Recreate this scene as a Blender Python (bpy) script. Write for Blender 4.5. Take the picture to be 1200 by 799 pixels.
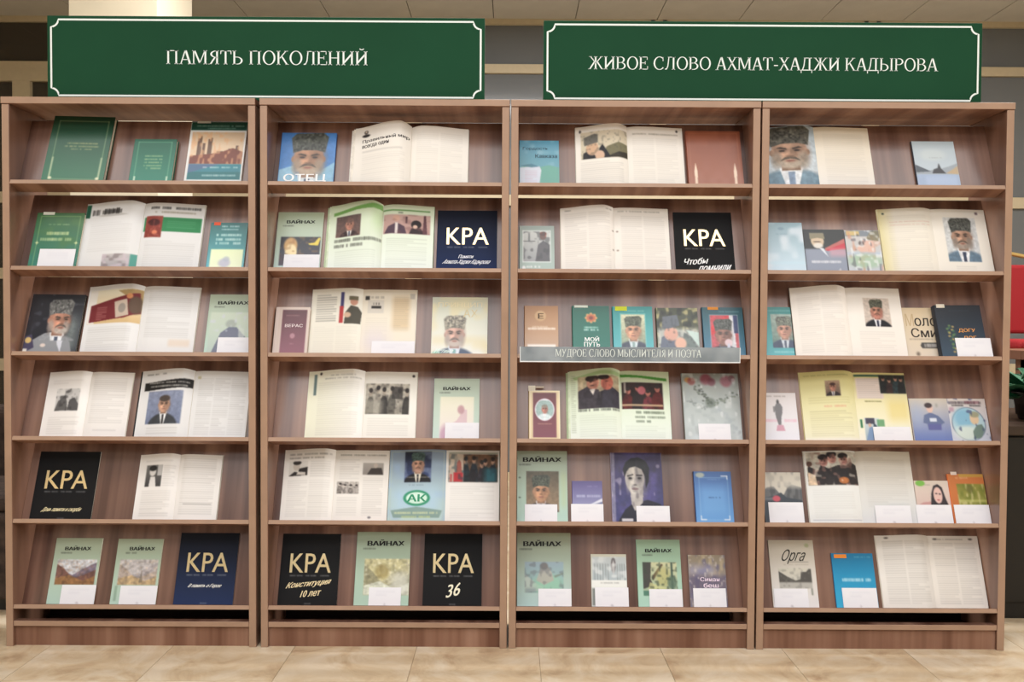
import bpy, math, random
import numpy as np
from math import sin, cos, radians as rad, pi
from mathutils import Matrix, Vector

SC = bpy.context.scene
COL = SC.collection
for _o in list(bpy.data.objects):
    bpy.data.objects.remove(_o)
random.seed(7)
RNG = np.random.default_rng(11)

# ------------------------------------------------------------------ camera
cam = bpy.data.cameras.new('camera')
cam.sensor_width = 36.0
cam.lens = 933.0 * 36.0 / 1200.0
cam.clip_end = 60
cam_ob = bpy.data.objects.new('camera', cam)
COL.objects.link(cam_ob)
_r = Vector((0.99998301, -0.0020655, 0.0054507))
_u = Vector((-0.00540242, 0.02270142, 0.99972769))
_f = Vector((0.00218867, 0.99974016, -0.02268988))
_m = Matrix((_r, _u, -_f)).transposed().to_4x4()
_m.translation = Vector((0.0, -2.84565, 1.17371))
cam_ob.matrix_world = _m
SC.camera = cam_ob

# ------------------------------------------------------------------ light
SC.view_settings.view_transform = 'Standard'
SC.view_settings.look = 'None'
SC.view_settings.gamma = 1.0
SC.view_settings.exposure = -0.06
world = bpy.data.worlds.new('lobby_light')
SC.world = world
world.use_nodes = True
world.node_tree.nodes['Background'].inputs[0].default_value = (0.90, 0.95, 1.0, 1)
world.node_tree.nodes['Background'].inputs[1].default_value = 0.07

def area(name, loc, rot, sx, sy, power, col):
    l = bpy.data.lights.new(name, 'AREA')
    l.shape = 'RECTANGLE'; l.size = sx; l.size_y = sy
    l.energy = power; l.color = col
    o = bpy.data.objects.new(name, l)
    o.location = loc; o.rotation_euler = rot
    COL.objects.link(o)
    return o
# rows of ceiling lamps of the lobby, in front of the bookcases; then two added fills behind them
area('ceiling_lamp_panel', (0, -1.75, 3.37), (0, 0, 0), 6.4, 1.2, 96, (1.0, 0.992, 0.992))
area('ceiling_lamp_panel', (0, -3.35, 3.37), (0, 0, 0), 6.4, 1.2, 142, (0.99, 0.992, 1.0))
area('ceiling_lamp_panel', (0, -5.3, 3.37), (0, 0, 0), 6.4, 1.2, 95, (0.98, 0.99, 1.0))
area('aisle_fill', (0.85, 0.8, 3.36), (0, 0, 0), 4.6, 0.4, 190, (1.0, 0.975, 0.95))  # added fill, brightens the column and partition behind the cases
area('behind_glass_fill', (0, 3.9, 3.36), (0, 0, 0), 6.4, 0.3, 9, (1.0, 0.98, 0.97))  # added fill behind the glass, so the panes look brighter

# ------------------------------------------------------------------ helpers
def lin(c):
    c = np.asarray(c, float) / 255.0
    return np.where(c <= 0.04045, c / 12.92, ((c + 0.055) / 1.055) ** 2.4)
def L4(c):
    a = lin(c); return (float(a[0]), float(a[1]), float(a[2]), 1.0)

_mats = {}
def flat(name, c, rough=0.5, metal=0.0, spec=0.4, bump=0.0, var=0.06, scale=30.0):
    """principled material of one colour with a little procedural unevenness"""
    k = (name,)
    if k in _mats: return _mats[k]
    m = bpy.data.materials.new(name); m.use_nodes = True
    nt = m.node_tree; b = nt.nodes['Principled BSDF']
    b.inputs['Roughness'].default_value = rough
    b.inputs['Metallic'].default_value = metal
    b.inputs['Specular IOR Level'].default_value = spec
    tc = nt.nodes.new('ShaderNodeTexCoord')
    n = nt.nodes.new('ShaderNodeTexNoise'); n.inputs['Scale'].default_value = scale
    n.inputs['Detail'].default_value = 3
    nt.links.new(tc.outputs['Object'], n.inputs['Vector'])
    r = nt.nodes.new('ShaderNodeValToRGB')
    cl = L4(c)
    r.color_ramp.elements[0].position = 0.3; r.color_ramp.elements[1].position = 0.7
    r.color_ramp.elements[0].color = tuple(x * (1 - var) for x in cl[:3]) + (1,)
    r.color_ramp.elements[1].color = tuple(min(1, x * (1 + var)) for x in cl[:3]) + (1,)
    nt.links.new(n.outputs['Fac'], r.inputs['Fac'])
    nt.links.new(r.outputs['Color'], b.inputs['Base Color'])
    if bump:
        bp = nt.nodes.new('ShaderNodeBump'); bp.inputs['Strength'].default_value = bump
        bp.inputs['Distance'].default_value = 0.002
        nt.links.new(n.outputs['Fac'], bp.inputs['Height']); nt.links.new(bp.outputs['Normal'], b.inputs['Normal'])
    _mats[k] = m
    return m

def wood_mat(name, axis, dark, mid, light, rough=0.30, coat=0.4):
    """laminate whose streaks run across `axis` (0 x, 1 y), straight along the other two"""
    m = bpy.data.materials.new(name); m.use_nodes = True
    nt = m.node_tree; b = nt.nodes['Principled BSDF']
    b.inputs['Roughness'].default_value = rough
    b.inputs['Specular IOR Level'].default_value = 0.7 if coat else 0.3
    b.inputs['Coat Weight'].default_value = coat; b.inputs['Coat Roughness'].default_value = 0.25
    tc = nt.nodes.new('ShaderNodeTexCoord'); oi = nt.nodes.new('ShaderNodeObjectInfo')
    add = nt.nodes.new('ShaderNodeVectorMath'); add.operation = 'ADD'
    mul = nt.nodes.new('ShaderNodeVectorMath'); mul.operation = 'SCALE'
    comb = nt.nodes.new('ShaderNodeCombineXYZ')
    for i in range(3): nt.links.new(oi.outputs['Random'], comb.inputs[i])
    nt.links.new(comb.outputs[0], mul.inputs[0]); mul.inputs['Scale'].default_value = 17.0
    nt.links.new(tc.outputs['Object'], add.inputs[0]); nt.links.new(mul.outputs[0], add.inputs[1])
    outs = []
    for sc, st, det in ((13.0, 0.5, 3), (70.0, 1.6, 2)):
        mp = nt.nodes.new('ShaderNodeMapping')
        s = [st, st, st]; s[axis] = sc
        mp.inputs['Scale'].default_value = s
        nt.links.new(add.outputs[0], mp.inputs['Vector'])
        n = nt.nodes.new('ShaderNodeTexNoise'); n.inputs['Scale'].default_value = 1.0
        n.inputs['Detail'].default_value = det; n.inputs['Roughness'].default_value = 0.55
        nt.links.new(mp.outputs[0], n.inputs['Vector']); outs.append(n.outputs['Fac'])
    mx = nt.nodes.new('ShaderNodeMath'); mx.operation = 'MULTIPLY_ADD'
    mx.inputs[1].default_value = 0.07
    sub = nt.nodes.new('ShaderNodeMath'); sub.operation = 'MULTIPLY'; sub.inputs[1].default_value = 0.84
    nt.links.new(outs[0], sub.inputs[0])
    nt.links.new(outs[1], mx.inputs[0]); nt.links.new(sub.outputs[0], mx.inputs[2])
    r = nt.nodes.new('ShaderNodeValToRGB')
    e = r.color_ramp.elements
    e[0].position = 0.34; e[0].color = L4(dark)
    e[1].position = 0.66; e[1].color = L4(light)
    k = e.new(0.5); k.color = L4(mid)
    nt.links.new(mx.outputs[0], r.inputs['Fac']); nt.links.new(r.outputs['Color'], b.inputs['Base Color'])
    return m

def print_mat(name, rough, coat):
    """printed paper or board: the printed colours are stored on the mesh points"""
    m = bpy.data.materials.new(name); m.use_nodes = True
    nt = m.node_tree; b = nt.nodes['Principled BSDF']
    at = nt.nodes.new('ShaderNodeAttribute'); at.attribute_name = 'print'
    nt.links.new(at.outputs['Color'], b.inputs['Base Color'])
    b.inputs['Roughness'].default_value = rough
    b.inputs['Specular IOR Level'].default_value = 0.4
    b.inputs['Coat Weight'].default_value = coat
    b.inputs['Coat Roughness'].default_value = 0.25
    return m

def link(o, parent=None):
    COL.objects.link(o)
    if parent is not None: o.parent = parent
    return o
def mesh_ob(name, verts, faces, mats, parent=None, fmat=None, smooth=False):
    me = bpy.data.meshes.new(name)
    me.from_pydata(verts, [], faces)
    for m in (mats if isinstance(mats, (list, tuple)) else [mats]): me.materials.append(m)
    if fmat is not None: me.polygons.foreach_set('material_index', fmat)
    if smooth: me.polygons.foreach_set('use_smooth', [True] * len(me.polygons))
    me.update()
    return link(bpy.data.objects.new(name, me), parent)
def tag(o, label=None, cat=None, group=None, kind=None):
    if label: o['label'] = label
    if cat: o['category'] = cat
    if group: o['group'] = group
    if kind: o['kind'] = kind
    return o
def empty(name, loc=(0, 0, 0), rot=(0, 0, 0), parent=None):
    o = bpy.data.objects.new(name, None)
    o.empty_display_size = 0.05
    o.location = loc; o.rotation_euler = rot
    return link(o, parent)

class MB:
    """collects simple solids for one mesh"""
    def __init__(s): s.v = []; s.f = []; s.m = []
    def add(s, v, f, mi=0):
        n = len(s.v); s.v += [tuple(p) for p in v]
        s.f += [tuple(i + n for i in q) for q in f]; s.m += [mi] * len(f); return s
    def box(s, x0, x1, y0, y1, z0, z1, mi=0, front=None, bev=0.0):
        v = [(x, y, z) for z in (z0, z1) for y in (y0, y1) for x in (x0, x1)]
        s.add(v, [(0, 2, 3, 1), (4, 5, 7, 6), (2, 6, 7, 3), (0, 4, 6, 2), (1, 3, 7, 5)], mi)
        n = len(s.v) - 8
        s.f.append((n, n + 1, n + 5, n + 4)); s.m.append(mi if front is None else front)
        return s
    def tube(s, pts, r, n=8, mi=0, cap=True):
        pts = [Vector(p) for p in pts]; base = len(s.v)
        rs = r if isinstance(r, (list, tuple)) else [r] * len(pts)
        for i, p in enumerate(pts):
            d = (pts[min(i + 1, len(pts) - 1)] - pts[max(i - 1, 0)]).normalized()
            a = d.orthogonal().normalized() if i == 0 else (a - d * a.dot(d)).normalized()
            b = d.cross(a)
            for k in range(n):
                t = 2 * pi * k / n
                s.v.append(tuple(p + (a * cos(t) + b * sin(t)) * rs[i]))
        for i in range(len(pts) - 1):
            for k in range(n):
                q = base + i * n
                s.f.append((q + k, q + (k + 1) % n, q + n + (k + 1) % n, q + n + k)); s.m.append(mi)
        if cap:
            s.f.append(tuple(base + k for k in range(n))[::-1]); s.m.append(mi)
            q = base + (len(pts) - 1) * n
            s.f.append(tuple(q + k for k in range(n))); s.m.append(mi)
        return s
    def lathe(s, prof, c=(0, 0, 0), n=20, mi=0):
        base = len(s.v)
        for r, z in prof:
            for k in range(n):
                t = 2 * pi * k / n
                s.v.append((c[0] + r * cos(t), c[1] + r * sin(t), c[2] + z))
        for i in range(len(prof) - 1):
            for k in range(n):
                q = base + i * n
                s.f.append((q + k, q + (k + 1) % n, q + n + (k + 1) % n, q + n + k)); s.m.append(mi)
        return s
    def build(s, name, mats, parent=None, smooth=False):
        return mesh_ob(name, s.v, s.f, mats, parent, s.m, smooth)
def bevel(o, w=0.002, seg=2):
    b = o.modifiers.new('edge', 'BEVEL'); b.width = w; b.segments = seg; b.limit_method = 'ANGLE'; b.angle_limit = rad(40)
    return o

# ------------------------------------------------------------------ materials
WOOD_X = wood_mat('walnut_laminate', 0, (84, 54, 43), (122, 89, 74), (152, 117, 98))
WOOD_Y = wood_mat('walnut_laminate_side', 1, (108, 76, 60), (126, 92, 74), (142, 108, 88))
WOOD_P = wood_mat('walnut_laminate_matt', 0, (112, 76, 59), (138, 101, 82), (160, 124, 104), 0.55, 0.0)
EDGE = flat('walnut_edge_band', (166, 135, 113), 0.42, var=0.07, scale=12)
PRINT_GLOSS = print_mat('printed_cover', 0.34, 0.3)
PRINT_MATT = print_mat('printed_matt_cover', 0.6, 0.0)
PRINT_MATT.node_tree.nodes['Principled BSDF'].inputs['Specular IOR Level'].default_value = 0.2
PRINT_PAPER = print_mat('printed_paper', 0.6, 0.0)
PAPER = flat('page_edges', (226, 218, 200), 0.8, var=0.1, scale=180)
DARK_METAL = flat('dark_metal', (30, 30, 32), 0.4)

# ------------------------------------------------------------------ the setting
CEIL = 3.41
BACK = 3.08
tile_m = None
def stone_mat():
    m = bpy.data.materials.new('beige_stone'); m.use_nodes = True
    nt = m.node_tree; b = nt.nodes['Principled BSDF']
    b.inputs['Roughness'].default_value = 0.28
    tc = nt.nodes.new('ShaderNodeTexCoord'); oi = nt.nodes.new('ShaderNodeObjectInfo')
    add = nt.nodes.new('ShaderNodeVectorMath'); add.operation = 'ADD'
    sc = nt.nodes.new('ShaderNodeVectorMath'); sc.operation = 'SCALE'; sc.inputs['Scale'].default_value = 3.0
    nt.links.new(oi.outputs['Location'], sc.inputs[0])
    nt.links.new(tc.outputs['Object'], add.inputs[0]); nt.links.new(sc.outputs[0], add.inputs[1])
    n1 = nt.nodes.new('ShaderNodeTexNoise'); n1.inputs['Scale'].default_value = 4.5; n1.inputs['Detail'].default_value = 7
    n1.inputs['Roughness'].default_value = 0.65; n1.inputs['Distortion'].default_value = 1.1
    nt.links.new(add.outputs[0], n1.inputs['Vector'])
    r = nt.nodes.new('ShaderNodeValToRGB'); e = r.color_ramp.elements
    e[0].position = 0.32; e[0].color = L4((178, 150, 120)); e[1].position = 0.62; e[1].color = L4((218, 202, 178))
    k = e.new(0.46); k.color = L4((204, 182, 150))
    nt.links.new(n1.outputs['Fac'], r.inputs['Fac']); nt.links.new(r.outputs['Color'], b.inputs['Base Color'])
    return m
STONE = stone_mat()
GROUT = flat('grout', (196, 174, 146), 0.9)
floor = MB().box(-4.2, 4.2, -6.5, BACK + 1.6, -0.08, -0.004).build('floor', GROUT)
tag(floor, kind='structure')
TS = 0.44
tile_mesh = None
nx0, nx1, ny0, ny1 = -7, 7, -3, 8
for j in range(ny0, ny1):
    for i in range(nx0, nx1):
        if tile_mesh is None:
            h = TS / 2 - 0.0009
            t = MB().box(-h, h, -h, h, -0.012, 0.0).build('tile', STONE, floor)
            bevel(t, 0.0012, 1); tile_mesh = t.data; mod = True
        else:
            t = link(bpy.data.objects.new('tile', tile_mesh), floor)
        t.location = (0.108 + (i + 0.5) * TS, -0.27 + (j + 0.5) * TS, 0)
# the rest of the floor runs on as one plain stone field
MB().box(-4.2, 4.2, -6.5, -0.27 + ny0 * TS, -0.012, 0.0).build('stone_field', STONE, floor)

CEIL_M = flat('ceiling_tile', (208, 204, 196), 0.85, var=0.03, scale=8)
CEIL_GAP = flat('ceiling_joint', (70, 62, 52), 0.9)
ceiling = MB().box(-4.2, 4.2, -6.5, BACK + 1.6, CEIL + 0.012, CEIL + 0.08).build('ceiling', CEIL_GAP)
tag(ceiling, kind='structure')
cm = None
for j in range(-2, 9):
    for i in range(-8, 7):
        if cm is None:
            t = MB().box(-0.297, 0.297, -0.297, 0.297, -0.012, 0.012).build('ceiling_tile', CEIL_M, ceiling)
            cm = t.data
        else:
            t = link(bpy.data.objects.new('ceiling_tile', cm), ceiling)
        t.location = (0.165 + i * 0.6, BACK - 0.33 - j * 0.6 + 1.2, CEIL + 0.006)

# glazed partition behind the bookcases
FRAME = flat('cream_frame', (205, 190, 160), 0.5, var=0.03)
GLASS_GREY = None
def glass_mat(name, tint, mix):
    m = bpy.data.materials.new(name); m.use_nodes = True
    nt = m.node_tree; b = nt.nodes['Principled BSDF']
    out = nt.nodes['Material Output']
    b.inputs['Base Color'].default_value = L4(tint); b.inputs['Roughness'].default_value = 0.12
    tr = nt.nodes.new('ShaderNodeBsdfTransparent'); tr.inputs[0].default_value = (0.75, 0.78, 0.78, 1)
    mx = nt.nodes.new('ShaderNodeMixShader'); mx.inputs[0].default_value = mix
    nt.links.new(tr.outputs[0], mx.inputs[1]); nt.links.new(b.outputs[0], mx.inputs[2])
    nt.links.new(mx.outputs[0], out.inputs['Surface'])
    return m
GLASS = glass_mat('tinted_glass', (140, 143, 146), 0.6)
GLASS_D = glass_mat('dark_tinted_glass', (84, 76, 66), 0.6)
wall_back = MB().box(-4.2, 4.2, BACK + 1.5, BACK + 1.6, 0, CEIL + 0.012).build('wall_back', flat('corridor_wall', (124, 124, 124), 0.8))
tag(wall_back, kind='structure')
segs = [(-4.2, -3.04, GLASS_D), (-2.98, -0.75, GLASS), (-0.69, 1.05, GLASS), (1.11, 2.62, GLASS), (2.68, 4.2, GLASS)]
rails = [(0.80, 0.89), (1.48, 1.56), (2.04, 2.12), (3.01, 3.075)]
for n, (x0, x1, g) in enumerate(segs):
    w = empty('window_%d' % (n + 1), ((x0 + x1) / 2, BACK, 0)); tag(w, kind='structure')
    hw = (x1 - x0) / 2
    zs = [0.06] + [z for r in rails for z in r] + [CEIL - 0.06]
    f = MB()
    for s in (-1, 1): f.box(s * hw - 0.03, s * hw + 0.03, -0.03, 0.03, 0, CEIL)
    f.box(-hw, hw, -0.03, 0.03, 0, 0.06).box(-hw, hw, -0.03, 0.03, CEIL - 0.045, CEIL)
    f.build('window_frame', FRAME, w)
    if n == 0:                                  # door leaf: stile and head rail
        MB().box(-3.665 - (x0 + x1) / 2, -3.535 - (x0 + x1) / 2, -.035, .035, 0, 2.93).build('stile', FRAME, w)
        MB().box(-hw + 0.03, hw - 0.03, -.035, .035, 2.9305, 3.0095).build('head_rail', FRAME, w)
    for a, b in (rails if n in (0, 4) else rails[2:]):
        MB().box(-hw + 0.03, hw - 0.03, -0.03, 0.03, a, b).build('rail', FRAME, w)
    edges = ([(0.06, 0.80), (0.89, 1.48), (1.56, 2.04)] if n in (0, 4) else [(0.06, 2.04)]) + [(2.12, 3.01), (3.075, CEIL - 0.045)]
    for a, b in edges:
        MB().box(-hw + 0.03, hw - 0.03, -0.004, 0.004, a, b).build('pane', g, w)
# side walls keep the lobby closed to left and right, far outside the view
WALLC = flat('cream_plaster', (222, 212, 190), 0.85, var=0.02, scale=5)
tag(MB().box(-4.3, -4.2, -6.5, BACK + 1.6, 0, CEIL + 0.012).build('wall_left', WALLC), kind='structure')
tag(MB().box(4.2, 4.3, -6.5, BACK + 1.6, 0, CEIL + 0.012).build('wall_right', WALLC), kind='structure')
# square column behind the left banner
colm = MB().box(-0.225, 0.225, -0.225, 0.225, 0, CEIL - 0.001).build('trim_1', flat('cream_column', (232, 222, 198), 0.7, var=0.03, scale=6))
colm.location = (-2.045, 1.5, 0); tag(colm, kind='structure')

# ------------------------------------------------------------------ bookcases
TH = rad(18.5)
LEDGE = 0.05
ZL = [1.674, 1.368, 1.063, 0.759, 0.4605, 0.1505]
HT = 1.9654
DEP = 0.235
def oriented_board(x0, x1, prof, name, mats, parent, front_edge=None):
    """prof: closed (y,z) outline, extruded along x"""
    n = len(prof)
    v = [(x0, y, z) for y, z in prof] + [(x1, y, z) for y, z in prof]
    f = [tuple(range(n)), tuple(range(2 * n - 1, n - 1, -1))]
    m = [0, 0]
    for i in range(n):
        j = (i + 1) % n
        f.append((i, i + n, j + n, j)); m.append(1 if i == front_edge else 0)
    return mesh_ob(name, v, f, mats, parent, m)
def bookcase(x0, x1, label):
    root = empty('bookcase', (x0, 0, 0)); w = x1 - x0
    tag(root, label, 'bookcase', 'walnut display bookcases in a row')
    T = 0.026
    bevel(MB().box(0, T, 0.0, DEP, 0, HT - 0.0245, front=1).build('side_panel', [WOOD_Y, EDGE], root), 0.0012, 1)
    bevel(MB().box(w - T, w, 0.0, DEP, 0, HT - 0.0245, front=1).build('side_panel', [WOOD_Y, EDGE], root), 0.0012, 1)
    bevel(MB().box(-0.001, w + 0.001, -0.004, DEP, HT - 0.024, HT, front=1).build('top_panel', [WOOD_P, EDGE], root), 0.0012, 1)
    a, b = T + 0.0004, w - T - 0.0004
    c, s = cos(TH), sin(TH)
    for k, zl in enumerate(ZL):
        F = (0.005, zl)                                    # front top corner of the ledge
        B = (F[0] + LEDGE * c, F[1] - LEDGE * s)
        # ledge: perpendicular to the display panel, front edge upright
        t = 0.0145
        D = (F[0] - s * t, F[1] - c * t)
        E = (B[0] + 0.016 * c, B[1] - 0.016 * s)
        prof = [D, F, E, (E[0] - s * t, E[1] - c * t)]
        # front edge band is face 0 (D->F)
        oriented_board(a, b, prof, 'ledge', [WOOD_P, EDGE], root, 0)
        ln = 0.3055
        P0 = B; P1 = (B[0] + s * ln, B[1] + c * ln)
        if k == 0: P1 = (B[0] + s * 0.272, B[1] + c * 0.272)
        q = 0.014
        off = 0.0005
        prof = [(P0[0] + s * off, P0[1] + c * off), (P1[0], P1[1]), (P1[0] + c * q, P1[1] - s * q), (P0[0] + c * q + s * off, P0[1] - s * q + c * off)]
        oriented_board(a, b, prof, 'display_panel', [WOOD_X, EDGE], root)
    bevel(MB().box(a, b, 0.002, 0.030, 0.0725, 0.0915, front=1).build('base_rail', [WOOD_X, EDGE], root), 0.001, 1)  # base shelf reduced to its front rail, so the gap behind stays dark
    MB().box(a, b, 0.032, DEP - 0.007, 0.012, 0.028).build('gap_shade_panel', [flat('gap_dark_board', (58, 44, 38), 0.8)], root)  # dark board standing in for the shade inside the base gap
    MB().box(a, b, 0.012, 0.028, 0.0, 0.072).build('plinth', [WOOD_P], root)
    MB().box(a, b, DEP - 0.005, DEP - 0.001, 0.0, 0.36).build('gap_light_stop', flat('gap_dark_board', (58, 44, 38), 0.8), root)  # added low at the back to keep light out of the base gap
    return root
CASES = [(-1.8097, -0.9097), (-0.8931, -0.0069), (-0.0003, 0.8862), (0.8926, 1.7896)]
for (x0, x1), l in zip(CASES, (
        'leftmost walnut display bookcase with six sloping shelves, standing beside the far left edge',
        'second walnut display bookcase from the left, six sloping shelves of magazines',
        'third walnut display bookcase from the left, with a grey lettered strip on one shelf',
        'rightmost walnut display bookcase, beside the red chair')):
    bookcase(x0, x1, l)

# ------------------------------------------------------------------ printed surfaces: colours laid on a fine grid of points
CELL = 0.0023
def _noise(U, V, su, sv, seed):
    r = np.random.default_rng(seed); gx, gy = int(su) + 3, int(sv) + 3
    g = r.random((gy, gx))
    x = np.clip(U, 0, 1) * su; y = np.clip(V, 0, 1) * sv
    i = x.astype(int); j = y.astype(int); fx = x - i; fy = y - j
    fx = fx * fx * (3 - 2 * fx); fy = fy * fy * (3 - 2 * fy)
    return (g[j, i] * (1 - fx) + g[j, i + 1] * fx) * (1 - fy) + (g[j + 1, i] * (1 - fx) + g[j + 1, i + 1] * fx) * fy
class Art:
    """u runs left to right, v top to bottom, both 0..1"""
    seed = 100
    def __init__(s, w, h, bg=(226, 225, 222), cell=CELL):
        nx = max(6, int(round(w / cell))); ny = max(6, int(round(h / cell)))
        s.U, s.V = np.meshgrid(np.linspace(0, 1, nx + 1), np.linspace(0, 1, ny + 1))
        s.a = np.empty(s.U.shape + (3,)); s.a[:] = bg
        s.M = np.ones(s.U.shape); s.asp = h / w; s.w = w; s.h = h
        s.du = 1.0 / nx; s.dv = 1.0 / ny; s.texts = []; s.root = s; s.box = (0, 0, 1, 1)
    def sub(s, u0, v0, u1, v1):
        t = object.__new__(Art); t.__dict__.update(s.__dict__)
        t.M = s.M * s._rect(u0, v0, u1, v1)
        t.U = (s.U - u0) / (u1 - u0); t.V = (s.V - v0) / (v1 - v0)
        t.asp = s.asp * (v1 - v0) / (u1 - u0); t.du = s.du / (u1 - u0); t.dv = s.dv / (v1 - v0)
        return t
    def _rect(s, u0, v0, u1, v1, soft=0):
        a, b = max(s.du, soft), max(s.dv, soft)
        return (np.clip((s.U - u0) / a + .5, 0, 1) * np.clip((u1 - s.U) / a + .5, 0, 1) *
                np.clip((s.V - v0) / b + .5, 0, 1) * np.clip((v1 - s.V) / b + .5, 0, 1))
    def put(s, m, c, al=1.0):
        m = (m * s.M * al)[..., None]
        s.a[:] = s.a * (1 - m) + np.asarray(c, float) * m
        return s
    def rect(s, u0, v0, u1, v1, c, al=1.0, soft=0): return s.put(s._rect(u0, v0, u1, v1, soft), c, al)
    def ell(s, u, v, ru, rv, c, al=1.0, soft=None):
        d = np.sqrt(((s.U - u) / ru) ** 2 + ((s.V - v) / rv) ** 2)
        k = soft if soft else max(s.du / ru, s.dv / rv)
        return s.put(np.clip((1 - d) / k + .5, 0, 1), c, al)
    def poly(s, pts, c, al=1.0):
        acc = np.zeros(s.U.shape)
        for ox, oy in ((-.25, -.25), (.25, -.25), (-.25, .25), (.25, .25)):
            X = s.U + ox * s.du; Y = s.V + oy * s.dv; ins = np.zeros(s.U.shape, bool)
            for i in range(len(pts)):
                (x0, y0), (x1, y1) = pts[i], pts[i - 1]
                if y0 == y1: continue
                ins ^= ((y0 > Y) != (y1 > Y)) & (X < (x1 - x0) * (Y - y0) / (y1 - y0) + x0)
            acc += ins
        return s.put(acc / 4, c, al)
    def grad(s, c0, c1, v0=0.0, v1=1.0, hor=False):
        t = np.clip(((s.U if hor else s.V) - v0) / (v1 - v0), 0, 1)[..., None]
        g = np.asarray(c0, float) * (1 - t) + np.asarray(c1, float) * t
        m = s.M[..., None]; s.a[:] = s.a * (1 - m) + g * m
        return s
    def mott(s, su, sv, c, lo=.45, hi=.7, al=1.0):
        Art.seed += 1
        return s.put(np.clip((_noise(s.U, s.V, su, sv, Art.seed) - lo) / (hi - lo), 0, 1), c, al)
    def frame(s, u0, v0, u1, v1, t, c, al=1.0):
        tv = t / s.asp
        s.rect(u0, v0, u1, v0 + tv, c, al); s.rect(u0, v1 - tv, u1, v1, c, al)
        s.rect(u0, v0, u0 + t, v1, c, al); return s.rect(u1 - t, v0, u1, v1, c, al)
    def lines(s, u0, v0, u1, v1, pitch=.0078, c=(120, 116, 112), al=.30, cols=1, ragged=.12):
        """running text too small to read, as rows of grey words"""
        n = max(1, int((v1 - v0) * s.h / pitch)); r = np.random.default_rng(int(u0 * 977 + v0 * 3571 + n * 13) + 5)
        for q in range(cols):
            a = u0 + (u1 - u0) * (q + .03) / cols; b = u0 + (u1 - u0) * (q + .95) / cols
            for i in range(n):
                v = v0 + (i + .3) * (v1 - v0) / n; e = b
                if r.random() < .2: e = b - (b - a) * r.random() * .6
                s.put(np.clip(1 - np.abs(s.V - v - .25 * (v1 - v0) / n) / (.42 * (v1 - v0) / n), 0, 1) * s._rect(a, 0, e, 1), c, al * .8 * (.6 + .6 * r.random()))
        return s
    def words(s, u0, v0, u1, v1, c, al=.85, n=8, gap=.35):
        """a line of lettering too blurred to read"""
        r = np.random.default_rng(int(u0 * 811 + v0 * 1931 + n) + 3); x = u0; n = int(n * 1.3); stp = (u1 - u0) / n
        for i in range(n):
            if 0 < i < n - 1 and r.random() < .1: continue
            a = u0 + i * stp; b = a + stp * .86; hh = v1 - v0
            s.rect(a, v0 + hh * .12 * r.random(), b, v1 - hh * .1 * r.random(), c, al * (.38 + .3 * r.random()))
            k = r.random(); s.rect(a, v0, a + stp * .3, v1, c, al * .5)
            if k < .6: s.rect(b - stp * .3, v0, b, v1, c, al * .45)
        return s
    def grain(s, amp=.16, n=14):
        """uneven tones of a photograph"""
        for k, m in ((n, .6), (n * 2.3, .4)):
            Art.seed += 1
            f = 1 + amp * m * 2 * (_noise(s.U, s.V, k, k * s.asp, Art.seed) - .5)
            mk = s.M[..., None]; s.a[:] = s.a * (1 - mk) + s.a * f[..., None] * mk
        return s
    def finish(s):
        a = s.a; p = np.pad(a, ((1, 1), (1, 1), (0, 0)), 'edge')
        b = (p[1:-1, 1:-1] * 2 + p[:-2, 1:-1] + p[2:, 1:-1] + p[1:-1, :-2] + p[1:-1, 2:]) / 6
        g = b.mean(-1, keepdims=True)
        return b * .88 + g * .12
    def T(s, u0, v0, u1, v1, txt, c, slope=0.0, bold=0.0, shear=0.0, metal=0):
        s.root.texts.append((u0, v0, u1, v1, txt, c, slope, bold, shear, metal)); return s
    def man(s, cx=.5, top=.04, k=1.0, skin=(196, 150, 120), hat=(92, 90, 82), suit=(52, 58, 72), beard=(150, 142, 132),
            shirt=(222, 226, 232), tie=(70, 80, 104), hair=None, turn=0.0, amp=.13, kx=1.0):
        """head and shoulders of a generic man; u scaled so the head stays round"""
        A = s.asp; X = lambda d: d * A * k * kx; Y = lambda v: top + v * k
        s.ell(cx, Y(1.16), X(.50), .42 * k, suit, 1, .12)
        s.rect(cx - X(.5), Y(1.1), cx + X(.5), 3, suit)
        s.poly([(cx - X(.13), Y(.70)), (cx + X(.13), Y(.70)), (cx + X(.02), Y(1.25)), (cx - X(.02), Y(1.25))], shirt)
        s.poly([(cx - X(.035), Y(.78)), (cx + X(.035), Y(.78)), (cx + X(.03), Y(1.25)), (cx - X(.03), Y(1.25))], tie)
        sk = np.asarray(skin, float); m = turn
        s.rect(cx - X(.10), Y(.58), cx + X(.10), Y(.76), sk * .72)
        for g in (-1, 1): s.ell(cx + g * X(.19), Y(.47), X(.028), .05 * k, sk * .8)
        s.ell(cx, Y(.45), X(.19), .265 * k, sk, 1, .12)
        s.ell(cx + X(.12), Y(.47), X(.10), .25 * k, sk * .72, .65, .8)
        s.ell(cx - X(.155), Y(.47), X(.05), .22 * k, sk * .8, .5, .8)
        s.ell(cx + X(m - .07), Y(.515), X(.05), .045 * k, np.minimum(sk * 1.12, 250), .7, .8)
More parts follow.
